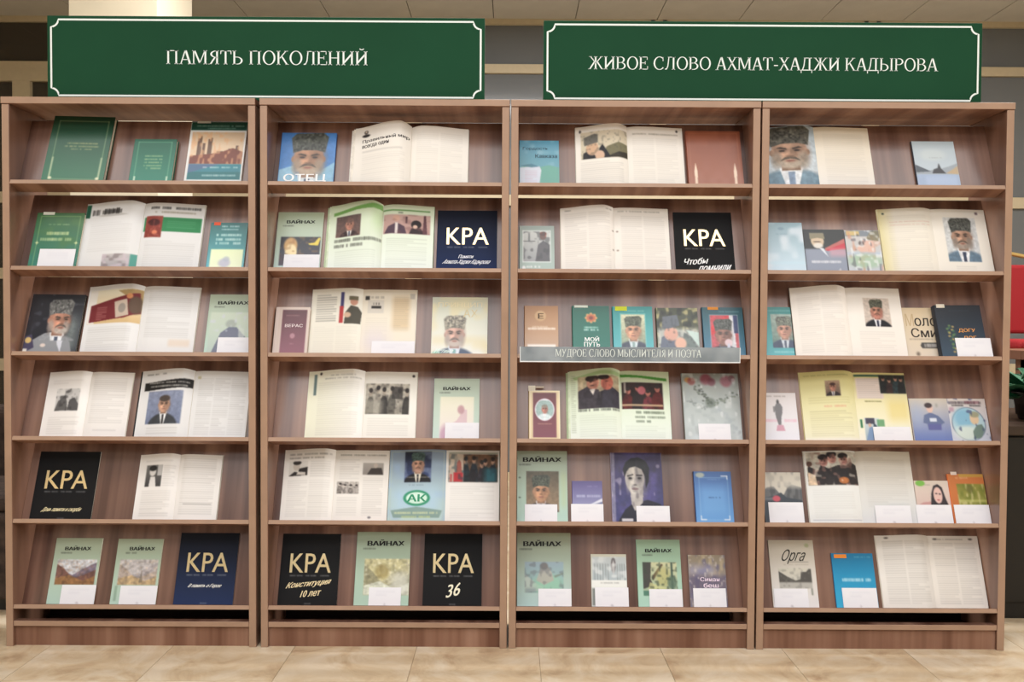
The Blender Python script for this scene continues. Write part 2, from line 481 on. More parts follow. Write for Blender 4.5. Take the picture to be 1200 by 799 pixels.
        if beard is not None:
            bd = np.asarray(beard, float)
            for g in (-1, 1): s.ell(cx + X(g * .14), Y(.58), X(.06), .12 * k, bd * .85, .7, .7)
            s.ell(cx + X(m), Y(.655), X(.13), .075 * k, bd, .85, .6)
            s.ell(cx + X(m), Y(.60), X(.07), .035 * k, sk * .9, .6, .8)
            for g in (-1, 1): s.poly([(cx + X(m), Y(.535)), (cx + X(m + g * .06), Y(.545)), (cx + X(m + g * .115), Y(.61)), (cx + X(m + g * .05), Y(.58)), (cx + X(m), Y(.57))], bd * .42, .85)
            s.ell(cx + X(m), Y(.605), X(.05), .013 * k, (140, 84, 74), .9, .6)
        else:
            s.ell(cx + X(m), Y(.60), X(.065), .018 * k, (140, 80, 74), .8, .6)
            s.ell(cx + X(m), Y(.66), X(.10), .05 * k, sk * .85, .5, .8)
        for g in (-1, 1):
            s.ell(cx + X(m + g * .08), Y(.425), X(.065), .045 * k, sk * .6, .6, .9)
            s.poly([(cx + X(m + g * .03), Y(.40)), (cx + X(m + g * .10), Y(.375)), (cx + X(m + g * .145), Y(.395)), (cx + X(m + g * .10), Y(.405)), (cx + X(m + g * .03), Y(.425))], (50, 40, 34), .85)
            s.ell(cx + X(m + g * .08), Y(.44), X(.032), .015 * k, (40, 30, 28), .9, .6)
        s.ell(cx + X(m + .025), Y(.49), X(.025), .07 * k, sk * .75, .6, .9)
        s.ell(cx + X(m), Y(.53), X(.045), .016 * k, sk * .58, .7, .8)
        if hat is not None:
            s.poly([(cx - X(.20), Y(.37)), (cx - X(.235), Y(.13)), (cx - X(.17), Y(.055)), (cx + X(.17), Y(.04)), (cx + X(.24), Y(.11)), (cx + X(.205), Y(.36)), (cx + X(.1), Y(.325)), (cx - X(.08), Y(.325))], hat)
            h = s.sub(cx - X(.21), Y(.05), cx + X(.21), Y(.34))
            h.M = h.M * (np.abs(h.a - np.asarray(hat, float)).sum(-1) < 6)
            h.mott(17, 9, [x * 1.5 for x in hat], .5, .8, .7); h.mott(19, 11, [x * .45 for x in hat], .5, .8, .7)
        else:
            hc = hair or (48, 40, 38)
            s.ell(cx, Y(.26), X(.185), .11 * k, hc, 1, .3)
        return s.grain(amp, 16) if amp else s

# ------------------------------------------------------------------ lettering: made in one go from the built-in font, then laid on the surface
PENDING = []
def letter_mesh_jobs():
    cache = {}
    for j in PENDING:
        key = j['txt']
        if key in cache: continue
        c = bpy.data.curves.new('lettering', 'FONT'); c.body = j['txt']; c.resolution_u = 3
        o = bpy.data.objects.new('lettering', c); COL.objects.link(o); cache[key] = o
    dg = bpy.context.evaluated_depsgraph_get(); dg.update()
    geo = {}
    for k, o in cache.items():
        me = bpy.data.meshes.new_from_object(o.evaluated_get(dg))
        n = len(me.vertices); co = np.empty(n * 3); me.vertices.foreach_get('co', co); co = co.reshape(-1, 3)[:, :2]
        geo[k] = (co, [tuple(p.vertices) for p in me.polygons])
        bpy.data.meshes.remove(me)
    for o in cache.values():
        c = o.data; bpy.data.objects.remove(o); bpy.data.curves.remove(c)
    for j in PENDING:
        if not j['rows']: continue
        v = []; f = []
        for (u0, v0, u1, v1, txt, c, slope, bold, shear, metal) in j['rows']:
            co, fa = geo[txt]
            lo = co.min(0); hi = co.max(0); q = (co - lo) / (hi - lo)
            if shear:
                q = q.copy(); q[:, 0] += q[:, 1] * shear; q[:, 0] /= (1 + abs(shear))
            U = u0 + q[:, 0] * (u1 - u0); V = v1 - q[:, 1] * (v1 - v0) - slope * (q[:, 0] - .5)
            for sh in ((0,) if bold < .002 else (-bold, 0, bold) if bold < .025 else (-bold, -bold / 3, bold / 3, bold)):
                P = j['surf'](U + sh * .6 * (v1 - v0) * j['asp'], V, 0.0005 + sh * .002); n = len(v)
                v += [tuple(p) for p in P]; f += [tuple(i + n for i in t) for t in fa]
        mesh_ob('lettering', v, f, j['mat'], j['parent'])
def ink(c, metal):
    nm = 'ink_%02x%02x%02x' % tuple(int(x) for x in c) + ('_foil' if metal else '')
    return flat(nm, c, 0.3 if metal else 0.5, 0.8 if metal else 0.0, var=0.0 if not metal else 0.05)
def queue_texts(texts, surf, parent, asp=1.4):
    by = {}
    for t in texts: by.setdefault((tuple(t[5]), t[9]), []).append(t)
    for (c, metal), rows in by.items():
        for t in rows:
            PENDING.append(dict(txt=t[4], bold=t[7], rows=[], surf=surf, mat=None, parent=parent, asp=asp))
        PENDING[-1]['rows'] = rows; PENDING[-1]['mat'] = ink(c, metal)

# ------------------------------------------------------------------ books
def sheet(name, art, surf, back, mats, parent, edge=(222, 215, 200), smooth=True):
    """front = grid of printed points on surf(u, v, 0); the sides run back to y = back"""
    ny, nx = art.U.shape
    P = surf(art.U.ravel(), art.V.ravel(), 0.0)
    idx = np.arange(ny * nx).reshape(ny, nx)
    q = np.stack([idx[:-1, :-1], idx[1:, :-1], idx[1:, 1:], idx[:-1, 1:]], -1).reshape(-1, 4)
    ring = np.concatenate([idx[0, :-1], idx[:-1, -1], idx[-1, :0:-1], idx[:0:-1, 0]])
    n0 = ny * nx; m = len(ring)
    R1 = P[ring].copy(); R2 = P[ring].copy(); R2[:, 1] = np.maximum(back, R2[:, 1] + 0.0002)
    a = n0 + np.arange(m); b = a + m; k = np.arange(m); kn = (k + 1) % m
    w = np.stack([a[k], a[kn], b[kn], b[k]], -1)
    V = np.concatenate([P, R1, R2]); F = np.concatenate([q, w])
    me = bpy.data.meshes.new(name)
    nv, nf = len(V), len(F)
    me.vertices.add(nv); me.vertices.foreach_set('co', V.ravel())
    me.loops.add(nf * 4); me.loops.foreach_set('vertex_index', F.ravel().astype(np.int32))
    me.polygons.add(nf); me.polygons.foreach_set('loop_start', (np.arange(nf) * 4).astype(np.int32))
    sm = np.zeros(nf, bool); sm[:len(q)] = smooth
    me.polygons.foreach_set('use_smooth', sm)
    me.update(calc_edges=True)
    at = me.attributes.new('print', 'FLOAT_COLOR', 'POINT')
    c = np.ones((nv, 4)); c[:n0, :3] = lin(np.clip(art.finish(), 0, 255).reshape(-1, 3)); c[n0:, :3] = lin(edge)
    at.data.foreach_set('color', c.ravel())
    me.materials.append(mats)
    me.validate()
    return link(bpy.data.objects.new(name, me), parent)

def ledge_root(name, row, x, label, cat, off=0.0, tilt=0.0, group=None):
    """an Empty on the ledge at the foot of the display panel; local z runs up the panel, local -y out of it"""
    zl = ZL[row]; c, s = cos(TH), sin(TH)
    by = 0.005 + LEDGE * c - off * c; bz = zl - LEDGE * s + off * s
    r = empty(name, (x, by - 0.0004 * c + 0.0008 * s, bz + 0.0008 * c + 0.0004 * s), (-TH, 0, 0))
    if tilt: r.rotation_euler = (Matrix.Rotation(-TH, 3, 'X') @ Matrix.Rotation(tilt, 3, 'Y')).to_euler()
    return tag(r, label, cat, group)

def closed_book(name, row, pos, art, label, cat='book', hard=False, spine=(40, 40, 40), off=0.0, tilt=0.0, group=None, sticker=None, mat=None):
    x, w, h, t = pos
    r = ledge_root(name, row, x, label, cat, off, tilt, group)
    r.location.z += abs(sin(tilt)) * w / 2
    ct = 0.0026 if hard else 0.0007
    t = max(t, 0.0036)
    surf = lambda U, V, d: np.stack([(U - .5) * w, np.full_like(U, -t) - d, (1 - V) * h], -1)
    fc = sheet('front_cover', art, surf, -t + ct, mat or PRINT_GLOSS, r, edge=spine, smooth=False)
    m = 0.003 if hard else 0.0004
    sp = flat('board_%02x%02x%02x' % tuple(spine), spine, 0.5)
    MB().box(-w / 2 + 0.002, w / 2 - m, -t + ct, -ct, m, h - m).build('page_block', PAPER, r)
    MB().box(-w / 2, w / 2, -ct, 0, 0, h).build('back_cover', sp, r)
    sb = MB(); n = 6; pv = []
    for i in range(n + 1):
        a = pi * i / n; pv.append((-w / 2 - sin(a) * min(.0025, t * .25), -t / 2 - cos(a) * t / 2))
    for i in range(n):
        (x0, y0), (x1, y1) = pv[i], pv[i + 1]
        sb.add([(x0, y0, 0), (x1, y1, 0), (x1, y1, h), (x0, y0, h)], [(0, 3, 2, 1)])
    sb.build('spine', sp, r, True)
    if sticker:
        for (u0, v0, u1, v1, c) in sticker:
            st = MB().box((u0 - .5) * w, (u1 - .5) * w, -t - 0.0006, -t - 0.00005, (1 - v1) * h, (1 - v0) * h).build('sticker', flat('sticker_%02x%02x%02x' % tuple(c), c, 0.6), r)
    if art.texts: queue_texts(art.texts, surf, fc, art.asp)
    return r

def prof(s):
    k = .80
    a = np.sin(np.pi / 2 * np.clip(s / k, 0, 1)) ** 1.5
    b = 1 - .80 * np.clip((s - k) / (1 - k), 0, 1) ** 1.6
    return np.where(s < k, a, b)
def open_book(name, row, pos, artl, artr, label, cat='magazine', bulge=(.020, .010), rise=(.006, .002), cover=(200, 196, 186), off=0.0, tilt=0.0, fan=None, group=None):
    xs, wl, wr, h, t = pos
    r = ledge_root(name, row, xs, label, cat, off, tilt, group)
    def sl(U, V, d):
        p = prof(U); return np.stack([(U - 1) * wl, -(t * (.75 + .25 * U) + p * bulge[0] * (.8 + .2 * (1 - V))) - d, (1 - V) * (h + rise[0] * p)], -1)
    def sr(U, V, d):
        p = prof(1 - U); return np.stack([U * wr, -(t * (1 - .25 * U) + p * bulge[1] * (.8 + .2 * (1 - V))) - d, (1 - V) * (h + rise[1] * p)], -1)
    MB().box(-wl - .002, wr + .002, -0.0012, 0, 0, h + .001).build('cover', flat('board_%02x%02x%02x' % tuple(cover), cover, 0.5), r)
    if fan:                                     # leaves showing beyond the left page
        for i, c in enumerate(fan):
            d = (i + 1) * .007
            MB().box(-wl - d, -wl * .4, -t * .75 * (len(fan) - i) / (len(fan) + 1) - .0006, -t * .75 * (len(fan) - i) / (len(fan) + 1), 0.0, h - .002 - .003 * i).build('leaf', flat('leaf_%02x%02x%02x' % tuple(c), c, 0.6, var=.12, scale=60), r)
    a = sheet('page', artl, sl, -0.0012, PRINT_PAPER, r); b = sheet('page', artr, sr, -0.0012, PRINT_PAPER, r)
    if artl.texts: queue_texts(artl.texts, sl, a, artl.asp)
    if artr.texts: queue_texts(artr.texts, sr, b, artr.asp)
    return r

# ------------------------------------------------------------------ positions on the display panels: x of the centre (or of the fold), widths, height, thickness in metres
POS = {
'11a': (-1.5807, 0.2234, 0.2735, 0.022), '11b': (-1.3027, 0.1533, 0.1850, 0.018), '11c': (-1.0814, 0.2064, 0.2643, 0.008), '12a': (-1.6572, 0.1734, 0.2221, 0.020), '12c': (-1.0383, 0.1360, 0.1931, 0.006), '13a': (-1.6733, 0.1943, 0.2292, 0.012), '13c': (-1.0321, 0.1591, 0.2331, 0.012), '15a': (-1.6408, 0.2245, 0.2492, 0.004), '16a': (-1.6067, 0.1710, 0.2345, 0.006), '16b': (-1.3773, 0.1664, 0.2325, 0.006), '16c': (-1.1206, 0.2180, 0.2557, 0.004), '21a': (-0.7440, 0.2006, 0.2189, 0.012), '22a': (-0.7772, 0.1677, 0.2374, 0.006), '22c': (-0.1608, 0.2199, 0.2491, 0.004), '23a': (-0.7996, 0.1248, 0.1834, 0.018), '23c': (-0.1858, 0.2038, 0.2289, 0.008), '24b': (-0.1968, 0.1677, 0.2309, 0.006), '26a': (-0.7393, 0.2166, 0.2544, 0.004), '26b': (-0.4686, 0.1995, 0.2618, 0.006), '26c': (-0.2084, 0.2153, 0.2570, 0.004), '31a': (0.1030, 0.1439, 0.1962, 0.006), '31c': (0.7418, 0.1985, 0.2314, 0.020), '32a': (0.0961, 0.1268, 0.1866, 0.008), '32c': (0.7106, 0.2153, 0.2471, 0.004), '33a': (0.1144, 0.1228, 0.1956, 0.012), '33b': (0.2968, 0.1352, 0.1960, 0.014), '33c': (0.4507, 0.1455, 0.1950, 0.012), '33d': (0.6148, 0.1518, 0.1906, 0.012), '33e': (0.7829, 0.1491, 0.1936, 0.012), '34a': (0.1279, 0.1128, 0.1855, 0.012), '34c': (0.7443, 0.2078, 0.2537, 0.014), '35a': (0.1215, 0.1858, 0.2601, 0.006), '35b': (0.2877, 0.1105, 0.1499, 0.006), '35c': (0.4724, 0.1889, 0.2552, 0.008), '35d': (0.7527, 0.1369, 0.1861, 0.012), '36a': (0.1301, 0.1996, 0.2616, 0.006), '36b': (0.3703, 0.1311, 0.1854, 0.006), '36c': (0.5576, 0.1623, 0.2388, 0.006), '36d': (0.7351, 0.1365, 0.1840, 0.006), '41b': (1.5536, 0.1542, 0.1999, 0.010), '42a': (0.9999, 0.1419, 0.1995, 0.020), '42b': (1.1506, 0.1501, 0.1767, 0.012), '42c': (1.2923, 0.1269, 0.1741, 0.012), '43a': (0.9842, 0.1024, 0.1968, 0.010), '43c': (1.5080, 0.1276, 0.1980, 0.006), '43d': (1.6439, 0.1669, 0.1984, 0.026), '44a': (0.9969, 0.1245, 0.1830, 0.006), '45a': (1.0097, 0.1434, 0.1851, 0.006), '45c': (1.5646, 0.1249, 0.1570, 0.006), '45d': (1.6945, 0.1295, 0.1817, 0.010), '46a': (1.0548, 0.1668, 0.2393, 0.006), '46b': (1.2797, 0.1535, 0.1928, 0.006), 
}
OPEN = {
'12b': (-1.3567, 0.2166, 0.2216, 0.2645, 0.008), '13b': (-1.3590, 0.2070, 0.2041, 0.2623, 0.008), '14a': (-1.5563, 0.1589, 0.1531, 0.2471, 0.006), '14b': (-1.1716, 0.1969, 0.2075, 0.2518, 0.010), '15b': (-1.2261, 0.1505, 0.1549, 0.2375, 0.008), '21b': (-0.3666, 0.2085, 0.2086, 0.2394, 0.012), '22b': (-0.4727, 0.1932, 0.1884, 0.2621, 0.010), '23b': (-0.5484, 0.1874, 0.1996, 0.2581, 0.005), '24a': (-0.5391, 0.2096, 0.1935, 0.2541, 0.008), '25a': (-0.6495, 0.1895, 0.2005, 0.2587, 0.006), '25b': (-0.2360, 0.2106, 0.1980, 0.2608, 0.006), '31b': (0.4260, 0.1892, 0.2060, 0.2505, 0.009), '32b': (0.3792, 0.1949, 0.2034, 0.2593, 0.008), '34b': (0.4084, 0.1862, 0.1832, 0.2605, 0.010), '41a': (1.1185, 0.1813, 0.2037, 0.2559, 0.008), '42d': (1.5585, 0.1958, 0.2027, 0.2624, 0.008), '43b': (1.2412, 0.2031, 0.2036, 0.2696, 0.008), '44b': (1.2762, 0.1961, 0.1974, 0.2608, 0.008), '44c': (1.6189, 0.1372, 0.1420, 0.1644, 0.005), '45b': (1.2927, 0.1917, 0.2059, 0.2638, 0.008), '46c': (1.5661, 0.1907, 0.1939, 0.2570, 0.007), 
}
CARD = {
'12a': (-1.6440, 0.1303, 0.0773), '13c': (-1.0067, 0.1172, 0.0664), '16a': (-1.5805, 0.1258, 0.0671), '16b': (-1.3600, 0.1351, 0.0651), '22a': (-0.7609, 0.1296, 0.0670), '23b': (-0.4266, 0.1571, 0.0564), '24b': (-0.1748, 0.1241, 0.0642), '26b': (-0.4555, 0.1183, 0.0632), '34c': (0.7474, 0.1168, 0.0634), '35a': (0.1162, 0.1193, 0.0635), '35b': (0.2858, 0.1185, 0.0655), '35c': (0.5267, 0.1222, 0.0594), '36a': (0.1689, 0.1215, 0.0616), '36b': (0.3784, 0.1231, 0.0670), '36c': (0.5771, 0.1216, 0.0619), '36d': (0.7385, 0.1201, 0.0656), '43d': (1.6778, 0.1281, 0.0721), '44b': (1.3960, 0.1362, 0.0555), '45a': (1.0162, 0.1277, 0.0753), '45b': (1.4036, 0.1303, 0.0644), '45c': (1.5600, 0.1310, 0.0687), '45d': (1.6973, 0.1293, 0.0690), '46a': (1.0382, 0.1248, 0.0658), '46b': (1.2910, 0.1274, 0.0693), 
}

# ------------------------------------------------------------------ what is printed on each cover and page
GR = (96, 92, 88); WHITE = (240, 240, 240); GOLD = (226, 190, 120); CREAM = (236, 228, 208)
def new(k): return Art(POS[k][1], POS[k][2])
def pages(k, c0=(226, 226, 226), c1=None):
    _, wl, wr, h, _ = OPEN[k]
    return Art(wl, h, c0), Art(wr, h, c1 or c0)
def kra(k, bg=(14, 14, 16), lo=(20, 20, 22)):
    a = new(k); a.grad(bg, lo)
    for u0, u1 in ((.17, .39), (.44, .62), (.69, .84)): a.words(u0, .585, u1, .602, (170, 170, 170), .8, 9)
    a.T(.16, .28, .86, .55, 'KPA', (244, 220, 168), 0, .016, 0, 1)
    a.words(.45, .972, .56, .99, (190, 190, 190), .7, 4)
    return a
def vay(k, top=.12, u0=.22, u1=.78, c0=(164, 178, 150), c1=(176, 208, 194), hh=.068):
    a = new(k); a.grad(c0, c1)
    a.T(u0, top, u1, top + hh, 'ВАЙНАХ', (20, 22, 18), 0, .13)
    a.words(u0 - .08, top + hh + .03, u0 + .16, top + hh + .052, (60, 64, 56), .8, 6)
    return a
def scenery(p, sky, far, mid, near, seed=0):
    p.grad(sky, [x * .95 for x in sky])
    p.poly([(0, .25), (.2, .45), (.42, .62), (.62, .42), (.85, .22), (1, .12), (1, 1), (0, 1)], far)
    p.poly([(0, .18), (.18, .35), (.45, .75), (.7, .62), (1, .4), (1, 1), (0, 1)], mid)
    p.poly([(0, .75), (.35, .62), (.7, .85), (1, .65), (1, 1), (0, 1)], near)
    p.mott(14, 10, [x * .55 for x in mid], .5, .9, .35); p.mott(22, 16, [min(255, x * 1.3) for x in near], .55, .9, .3); p.grain(.16, 18)
def crowd(p, bg, cols, heads, n=6, seed=1):
    p.grad(bg, [x * .8 for x in bg]); r = np.random.default_rng(seed)
    for i in range(n):
        u = (i + .5) / n + r.uniform(-.04, .04); v = .28 + r.uniform(-.08, .12); k = .9 / n * p.asp ** -1
        p.ell(u, v + .62, .62 / n, .52, cols[i % len(cols)], 1, .15)
        p.ell(u, v, .26 / n, .13, heads, 1, .3); p.ell(u, v - .08, .27 / n, .08, (40, 34, 34), .9, .3)
    p.mott(16, 10, (24, 20, 22), .55, .9, .4); p.grain(.2, 16)

BK = 'books and magazines on the sloping shelves'
OP = 'magazines and albums lying open on the shelves'
def book(k, name, art, label, **kw): 
    return closed_book(name, int(k[1]) - 1, POS[k], art, label, 'magazine' if name == 'magazine' else 'book', group=BK, **kw)
def opened(k, L, R, label, name='open_magazine', **kw):
    return open_book(name, int(k[1]) - 1, OPEN[k], L, R, label, 'magazine' if 'magazine' in name else 'book', group=OP, **kw)

# ---- first bookcase
a = new('11a'); a.grad((20, 62, 42), (46, 118, 84)); a.words(.3, .40, .8, .425, GOLD, .6, 16); a.words(.27, .445, .83, .47, GOLD, .6, 18); a.words(.38, .49, .72, .51, GOLD, .6, 11)
a.frame(.1, .07, .92, .95, .012, (214, 206, 150), .55)
for u in (.13, .89): a.ell(u, .93, .03, .02, (236, 230, 190), .9)
a.rect(.1, .62, .13, .95, (236, 230, 190), .5); a.rect(.89, .62, .92, .95, (236, 230, 190), .5)  # glints on the lower corners and sides of the gold frame, painted in
book('11a', 'hardcover_book', a, 'large dark green hardcover with gold corner frame, leftmost on the top left shelf', hard=True, spine=(20, 58, 40), tilt=rad(1.2))
a = new('11b'); a.grad((8, 92, 66), (24, 132, 106)); a.frame(.1, .06, .9, .95, .016, (170, 206, 160), .6)
for v, n in ((.36, 11), (.43, 12), (.5, 10), (.57, 12), (.63, 8)): a.words(.36 if n < 10 else .3, v, .72, v + .035, (206, 206, 140), .75, n)
a.rect(.1, .82, .14, .95, (230, 236, 210), .8); a.rect(.86, .82, .9, .95, (230, 236, 210), .8)  # pale glints painted on the lower sides of the frame
book('11b', 'hardcover_book', a, 'small emerald green hardcover with pale gold lettering, centre of the top left shelf', hard=True, spine=(8, 92, 70))
a = new('11c'); a.rect(0, 0, 1, .13, (14, 72, 58)); a.words(.1, .05, .95, .075, (200, 220, 210), .7, 20); a.words(.3, .09, .8, .11, (200, 220, 210), .6, 12)
p = a.sub(.04, .16, .97, .66); p.grad((214, 186, 152), (232, 204, 170)); 
for u, v, w in ((.12, .2, .05), (.17, .12, .03), (.22, .35, .05), (.32, .22, .05), (.37, .18, .03), (.5, .6, .12), (.72, .52, .2), (.86, .42, .05)): p.rect(u, v, u + w, .9, (92, 62, 48), .9)
p.poly([(0, .75), (.4, .68), (.6, .62), (.8, .5), (1, .62), (1, 1), (0, 1)], (126, 62, 44)); p.mott(22, 8, (226, 170, 120), .55, .75, .6)
a.rect(.04, .66, .97, .9, (40, 130, 146)); a.rect(.04, .78, .97, .9, (24, 112, 118)); a.poly([(.04, .66), (.6, .66), (.04, .8)], (86, 96, 142), .7)
a.words(.3, .70, .92, .725, WHITE, .7, 12); a.words(.3, .82, .9, .85, WHITE, .7, 12)
book('11c', 'paperback_book', a, 'white paperback with a city skyline photo and dark green top band', spine=(220, 222, 216), sticker=[(.1, -.012, .34, .018, (206, 206, 200))])
a = new('12a'); a.grad((44, 98, 44), (40, 128, 112)); a.mott(6, 6, (70, 120, 50), .5, .9, .5); a.frame(.09, .06, .93, .97, .01, (190, 210, 130), .7)
a.words(.28, .2, .72, .22, (200, 214, 150), .6, 12); a.words(.27, .34, .74, .4, (222, 226, 160), .9, 7); a.words(.16, .45, .82, .505, (222, 226, 160), .9, 11)
for u in (.1, .92): a.ell(u, .54, .035, .012, (226, 226, 160), .8); a.ell(u, .54, .012, .03, (226, 226, 160), .8)
book('12a', 'hardcover_book', a, 'green hardcover with thin yellow frame and title, beside the left wall on the second shelf', hard=True, spine=(40, 100, 70), sticker=[(.12, -.015, .36, .035, (206, 206, 190))])
L, R = pages('12b'); L.rect(0, .02, .08, .22, (24, 92, 66)); L.words(.12, .1, .62, .19, (26, 24, 24), .95, 6); L.words(.3, .12, .66, .18, (30, 28, 26), .8, 5); L.ell(.5, .2, .25, .02, (160, 156, 150), .5)
L.lines(.1, .3, .9, .74, al=.12); p = L.sub(.42, .78, 1, .985); p.grad((196, 190, 190), (170, 166, 172)); p.mott(7, 5, (140, 128, 130), .4, .7, .8); p.mott(9, 5, (206, 190, 200), .6, .8, .7); p.rect(.82, 0, 1, 1, (80, 160, 146))
R.words(.12, .055, .94, .095, (40, 40, 42), .9, 17); R.words(.2, .125, .86, .155, (150, 140, 120), .8, 15)
R.rect(.03, .215, .97, .43, (46, 138, 82)); R.lines(.4, .26, .9, .38, c=(90, 170, 120), al=.5); p = R.sub(.06, .2, .34, .52); p.grad((150, 62, 50), (136, 48, 36)); p.ell(.5, .3, .36, .16, (70, 22, 22), .9, .3); p.ell(.6, .76, .16, .1, (232, 130, 90), .9, .4); p.mott(8, 8, (180, 90, 74), .5, .8, .6)
R.lines(.06, .56, .95, .95, al=.2)
opened('12b', L, R, 'open magazine with a green band and small red picture on its right page', bulge=(.022, .012), rise=(.006, .002))
a = new('12c'); a.grad((8, 98, 96), (92, 188, 206)); a.words(.3, .06, .78, .095, WHITE, .8, 9); a.words(.3, .125, .76, .155, WHITE, .8, 9)
for v, n in ((.23, 9), (.32, 9), (.40, 10)): a.words(.18, v, .86, v + .055, (226, 244, 240), .9, n)
p = a.sub(.08, .55, .95, 1); p.grad((226, 240, 190), (238, 246, 210)); p.ell(.45, .62, .18, .2, (176, 176, 206), .8, .5); p.ell(.5, .45, .1, .12, (170, 180, 196), .7, .5)
book('12c', 'brochure', a, 'thin teal brochure with white title over a pale yellow picture panel', spine=(20, 110, 118), sticker=[(.08, -.01, .26, .055, (226, 92, 60))])
a = new('13a'); a.grad((14, 14, 22), (26, 28, 42)); a.mott(10, 12, (70, 72, 84), .75, .9, .6); a.rect(.7, .35, 1, 1, (128, 140, 138), .8, .3)
a.poly([(0, 1), (.0, .86), (.35, .66), (.6, .62), (.85, .8), (.92, 1)], (142, 146, 152)); a.poly([(.56, .62), (.72, .66), (.7, .98), (.62, .84)], (210, 214, 226)); a.poly([(.0, .72), (.12, .68), (.2, .9), (0, 1)], (66, 60, 92)); a.ell(.07, .78, .06, .05, (232, 196, 110), .9)
p = a.sub(.24, .0, .92, .78); p.man(.5, .06, 1.1, skin=(204, 140, 112), hat=(104, 104, 102), suit=(142, 146, 152), beard=(186, 178, 170), turn=.05)
a.ell(.36, .86, .05, .03, (222, 206, 196)); a.rect(.0, .92, .08, 1, (226, 222, 210))
book('13a', 'hardcover_book', a, 'black photo album with a bearded man in grey lambskin hat and coat', hard=True, spine=(20, 18, 22), tilt=rad(.6))
L, R = pages('13b'); p = L.sub(.04, .07, 1, .56); p.grad((236, 230, 206), (214, 178, 120)); p.rect(0, 0, .14, 1, (232, 228, 220)); p.poly([(.55, .05), (1, .0), (1, .45), (.8, .3)], (180, 150, 96)); p.poly([(.04, .45), (.95, .1), (1, .7), (.72, .86), (.04, .96)], (118, 30, 36)); p.poly([(.5, .38), (.74, .3), (.8, .78), (.56, .86)], (198, 178, 160)); p.ell(.66, .57, .07, .14, (150, 140, 130)); p.ell(.9, .48, .13, .26, (92, 74, 54), .9, .3); p.lines(.16, .5, .38, .9, .012, (200, 150, 140), .7); p.ell(.78, .22, .06, .08, (226, 150, 90), .9)
L.lines(.06, .6, .92, .95, al=.22); R.lines(.08, .06, .92, .76, al=.22); R.rect(.55, .78, .92, .88, (226, 206, 186), .7, .05)
opened('13b', L, R, 'open magazine with a maroon booklet photo above the text of its left page', bulge=(.022, .01), rise=(.006, .001))
a = vay('13c', .10, .2, .9); p = a.sub(.06, .3, .95, .98); p.grad((186, 200, 178), (170, 190, 180)); p.ell(.55, .28, .14, .1, (150, 160, 150), .9, .4); p.poly([(.1, 1), (.3, .5), (.5, .36), (.7, .36), (.95, .6), (1, 1)], (92, 98, 122)); p.mott(9, 9, (190, 196, 206), .7, .85, .7); p.poly([(.75, .35), (.9, .4), (.95, 1), (.8, 1)], (196, 206, 196), .6)
book('13c', 'magazine', a, 'pale green magazine with a faded dark-coated figure, at the right end of the third shelf', spine=(160, 180, 160), off=.001)
L, R = pages('14a', (236, 232, 228)); p = L.sub(.26, .27, .82, .60); p.grad((200, 198, 196), (190, 188, 186)); p.poly([(.0, 1), (.1, .55), (.4, .3), (.5, .6), (.55, 1)], (96, 94, 94)); p.poly([(.55, 1), (.6, .5), (.8, .4), (1, .7), (1, 1)], (84, 82, 84)); p.ell(.55, .16, .14, .14, (176, 174, 172), 1, .3); p.mott(10, 8, (60, 58, 58), .6, .85, .7); p.rect(0, 0, .35, .3, (222, 220, 216), .9)
L.lines(.1, .12, .9, .2, al=.15); L.lines(.12, .68, .92, .95, al=.25); R.lines(.06, .08, .92, .78, al=.25); R.lines(.2, .86, .8, .9, al=.2)
opened('14a', L, R, 'thin open magazine with a grey cut-out photo, fourth shelf of the leftmost bookcase', bulge=(.014, .006), rise=(.003, .001))
L, R = pages('14b'); L.words(.1, .055, .5, .075, (60, 60, 60), .7, 12); L.poly([(.08, .19), (1, .14), (1, .27), (.08, .31)], (22, 20, 20));
p = L.sub(.18, .32, .86, .80); p.grad((134, 144, 172), (112, 124, 156)); p.man(.5, .0, .92, skin=(206, 158, 130), hat=None, suit=(56, 60, 66), beard=None, hair=(74, 62, 56), shirt=(232, 234, 236), tie=(60, 58, 60)); L.lines(.2, .84, .86, .95, al=.25)
L.words(.17, .185, .95, .21, (226, 226, 220), .9, 20); L.words(.2, .235, .92, .262, (226, 226, 220), .9, 18)
R.lines(.08, .1, .95, .95, al=.28, cols=3); R.rect(.06, .08, .12, .12, (180, 170, 120), .7)
opened('14b', L, R, 'open magazine with a suited man under a black headline band on its left page', bulge=(.026, .006), rise=(.006, .001), fan=[(30, 28, 30)])
a = kra('15a'); a.T(.16, .82, .84, .895, 'День памяти и скорби', (240, 226, 180), 0, .03, .1)
book('15a', 'magazine', a, 'black magazine with gold letters at the left end of the fifth shelf, leftmost bookcase', mat=PRINT_MATT, spine=(12, 12, 14))
L, R = pages('15b', (236, 232, 228)); p = L.sub(.2, .17, .62, .5); p.grad((120, 118, 116), (60, 58, 58)); p.ell(.42, .32, .2, .2, (216, 212, 208), 1, .3); p.ell(.42, .15, .24, .13, (40, 38, 38), 1, .3); p.poly([(.3, .55), (.6, .55), (.7, 1), (.25, 1)], (226, 222, 218)); p.rect(.72, 0, 1, .5, (190, 188, 186)); L.lines(.64, .17, .95, .5, al=.25); L.lines(.14, .08, .9, .13, al=.3); L.lines(.12, .55, .92, .95, al=.28); R.lines(.08, .05, .92, .92, al=.3); R.rect(.2, .755, .85, .765, (90, 88, 86), .5)
opened('15b', L, R, 'small open book with a black and white portrait on its left page', name='open_book', bulge=(.018, .012), rise=(.004, .002))
a = vay('16a'); p = a.sub(.1, .33, .95, .71); p.grad((206, 208, 216), (200, 200, 206)); scenery(p, (208, 210, 216), (120, 108, 130), (118, 78, 70), (150, 104, 62))
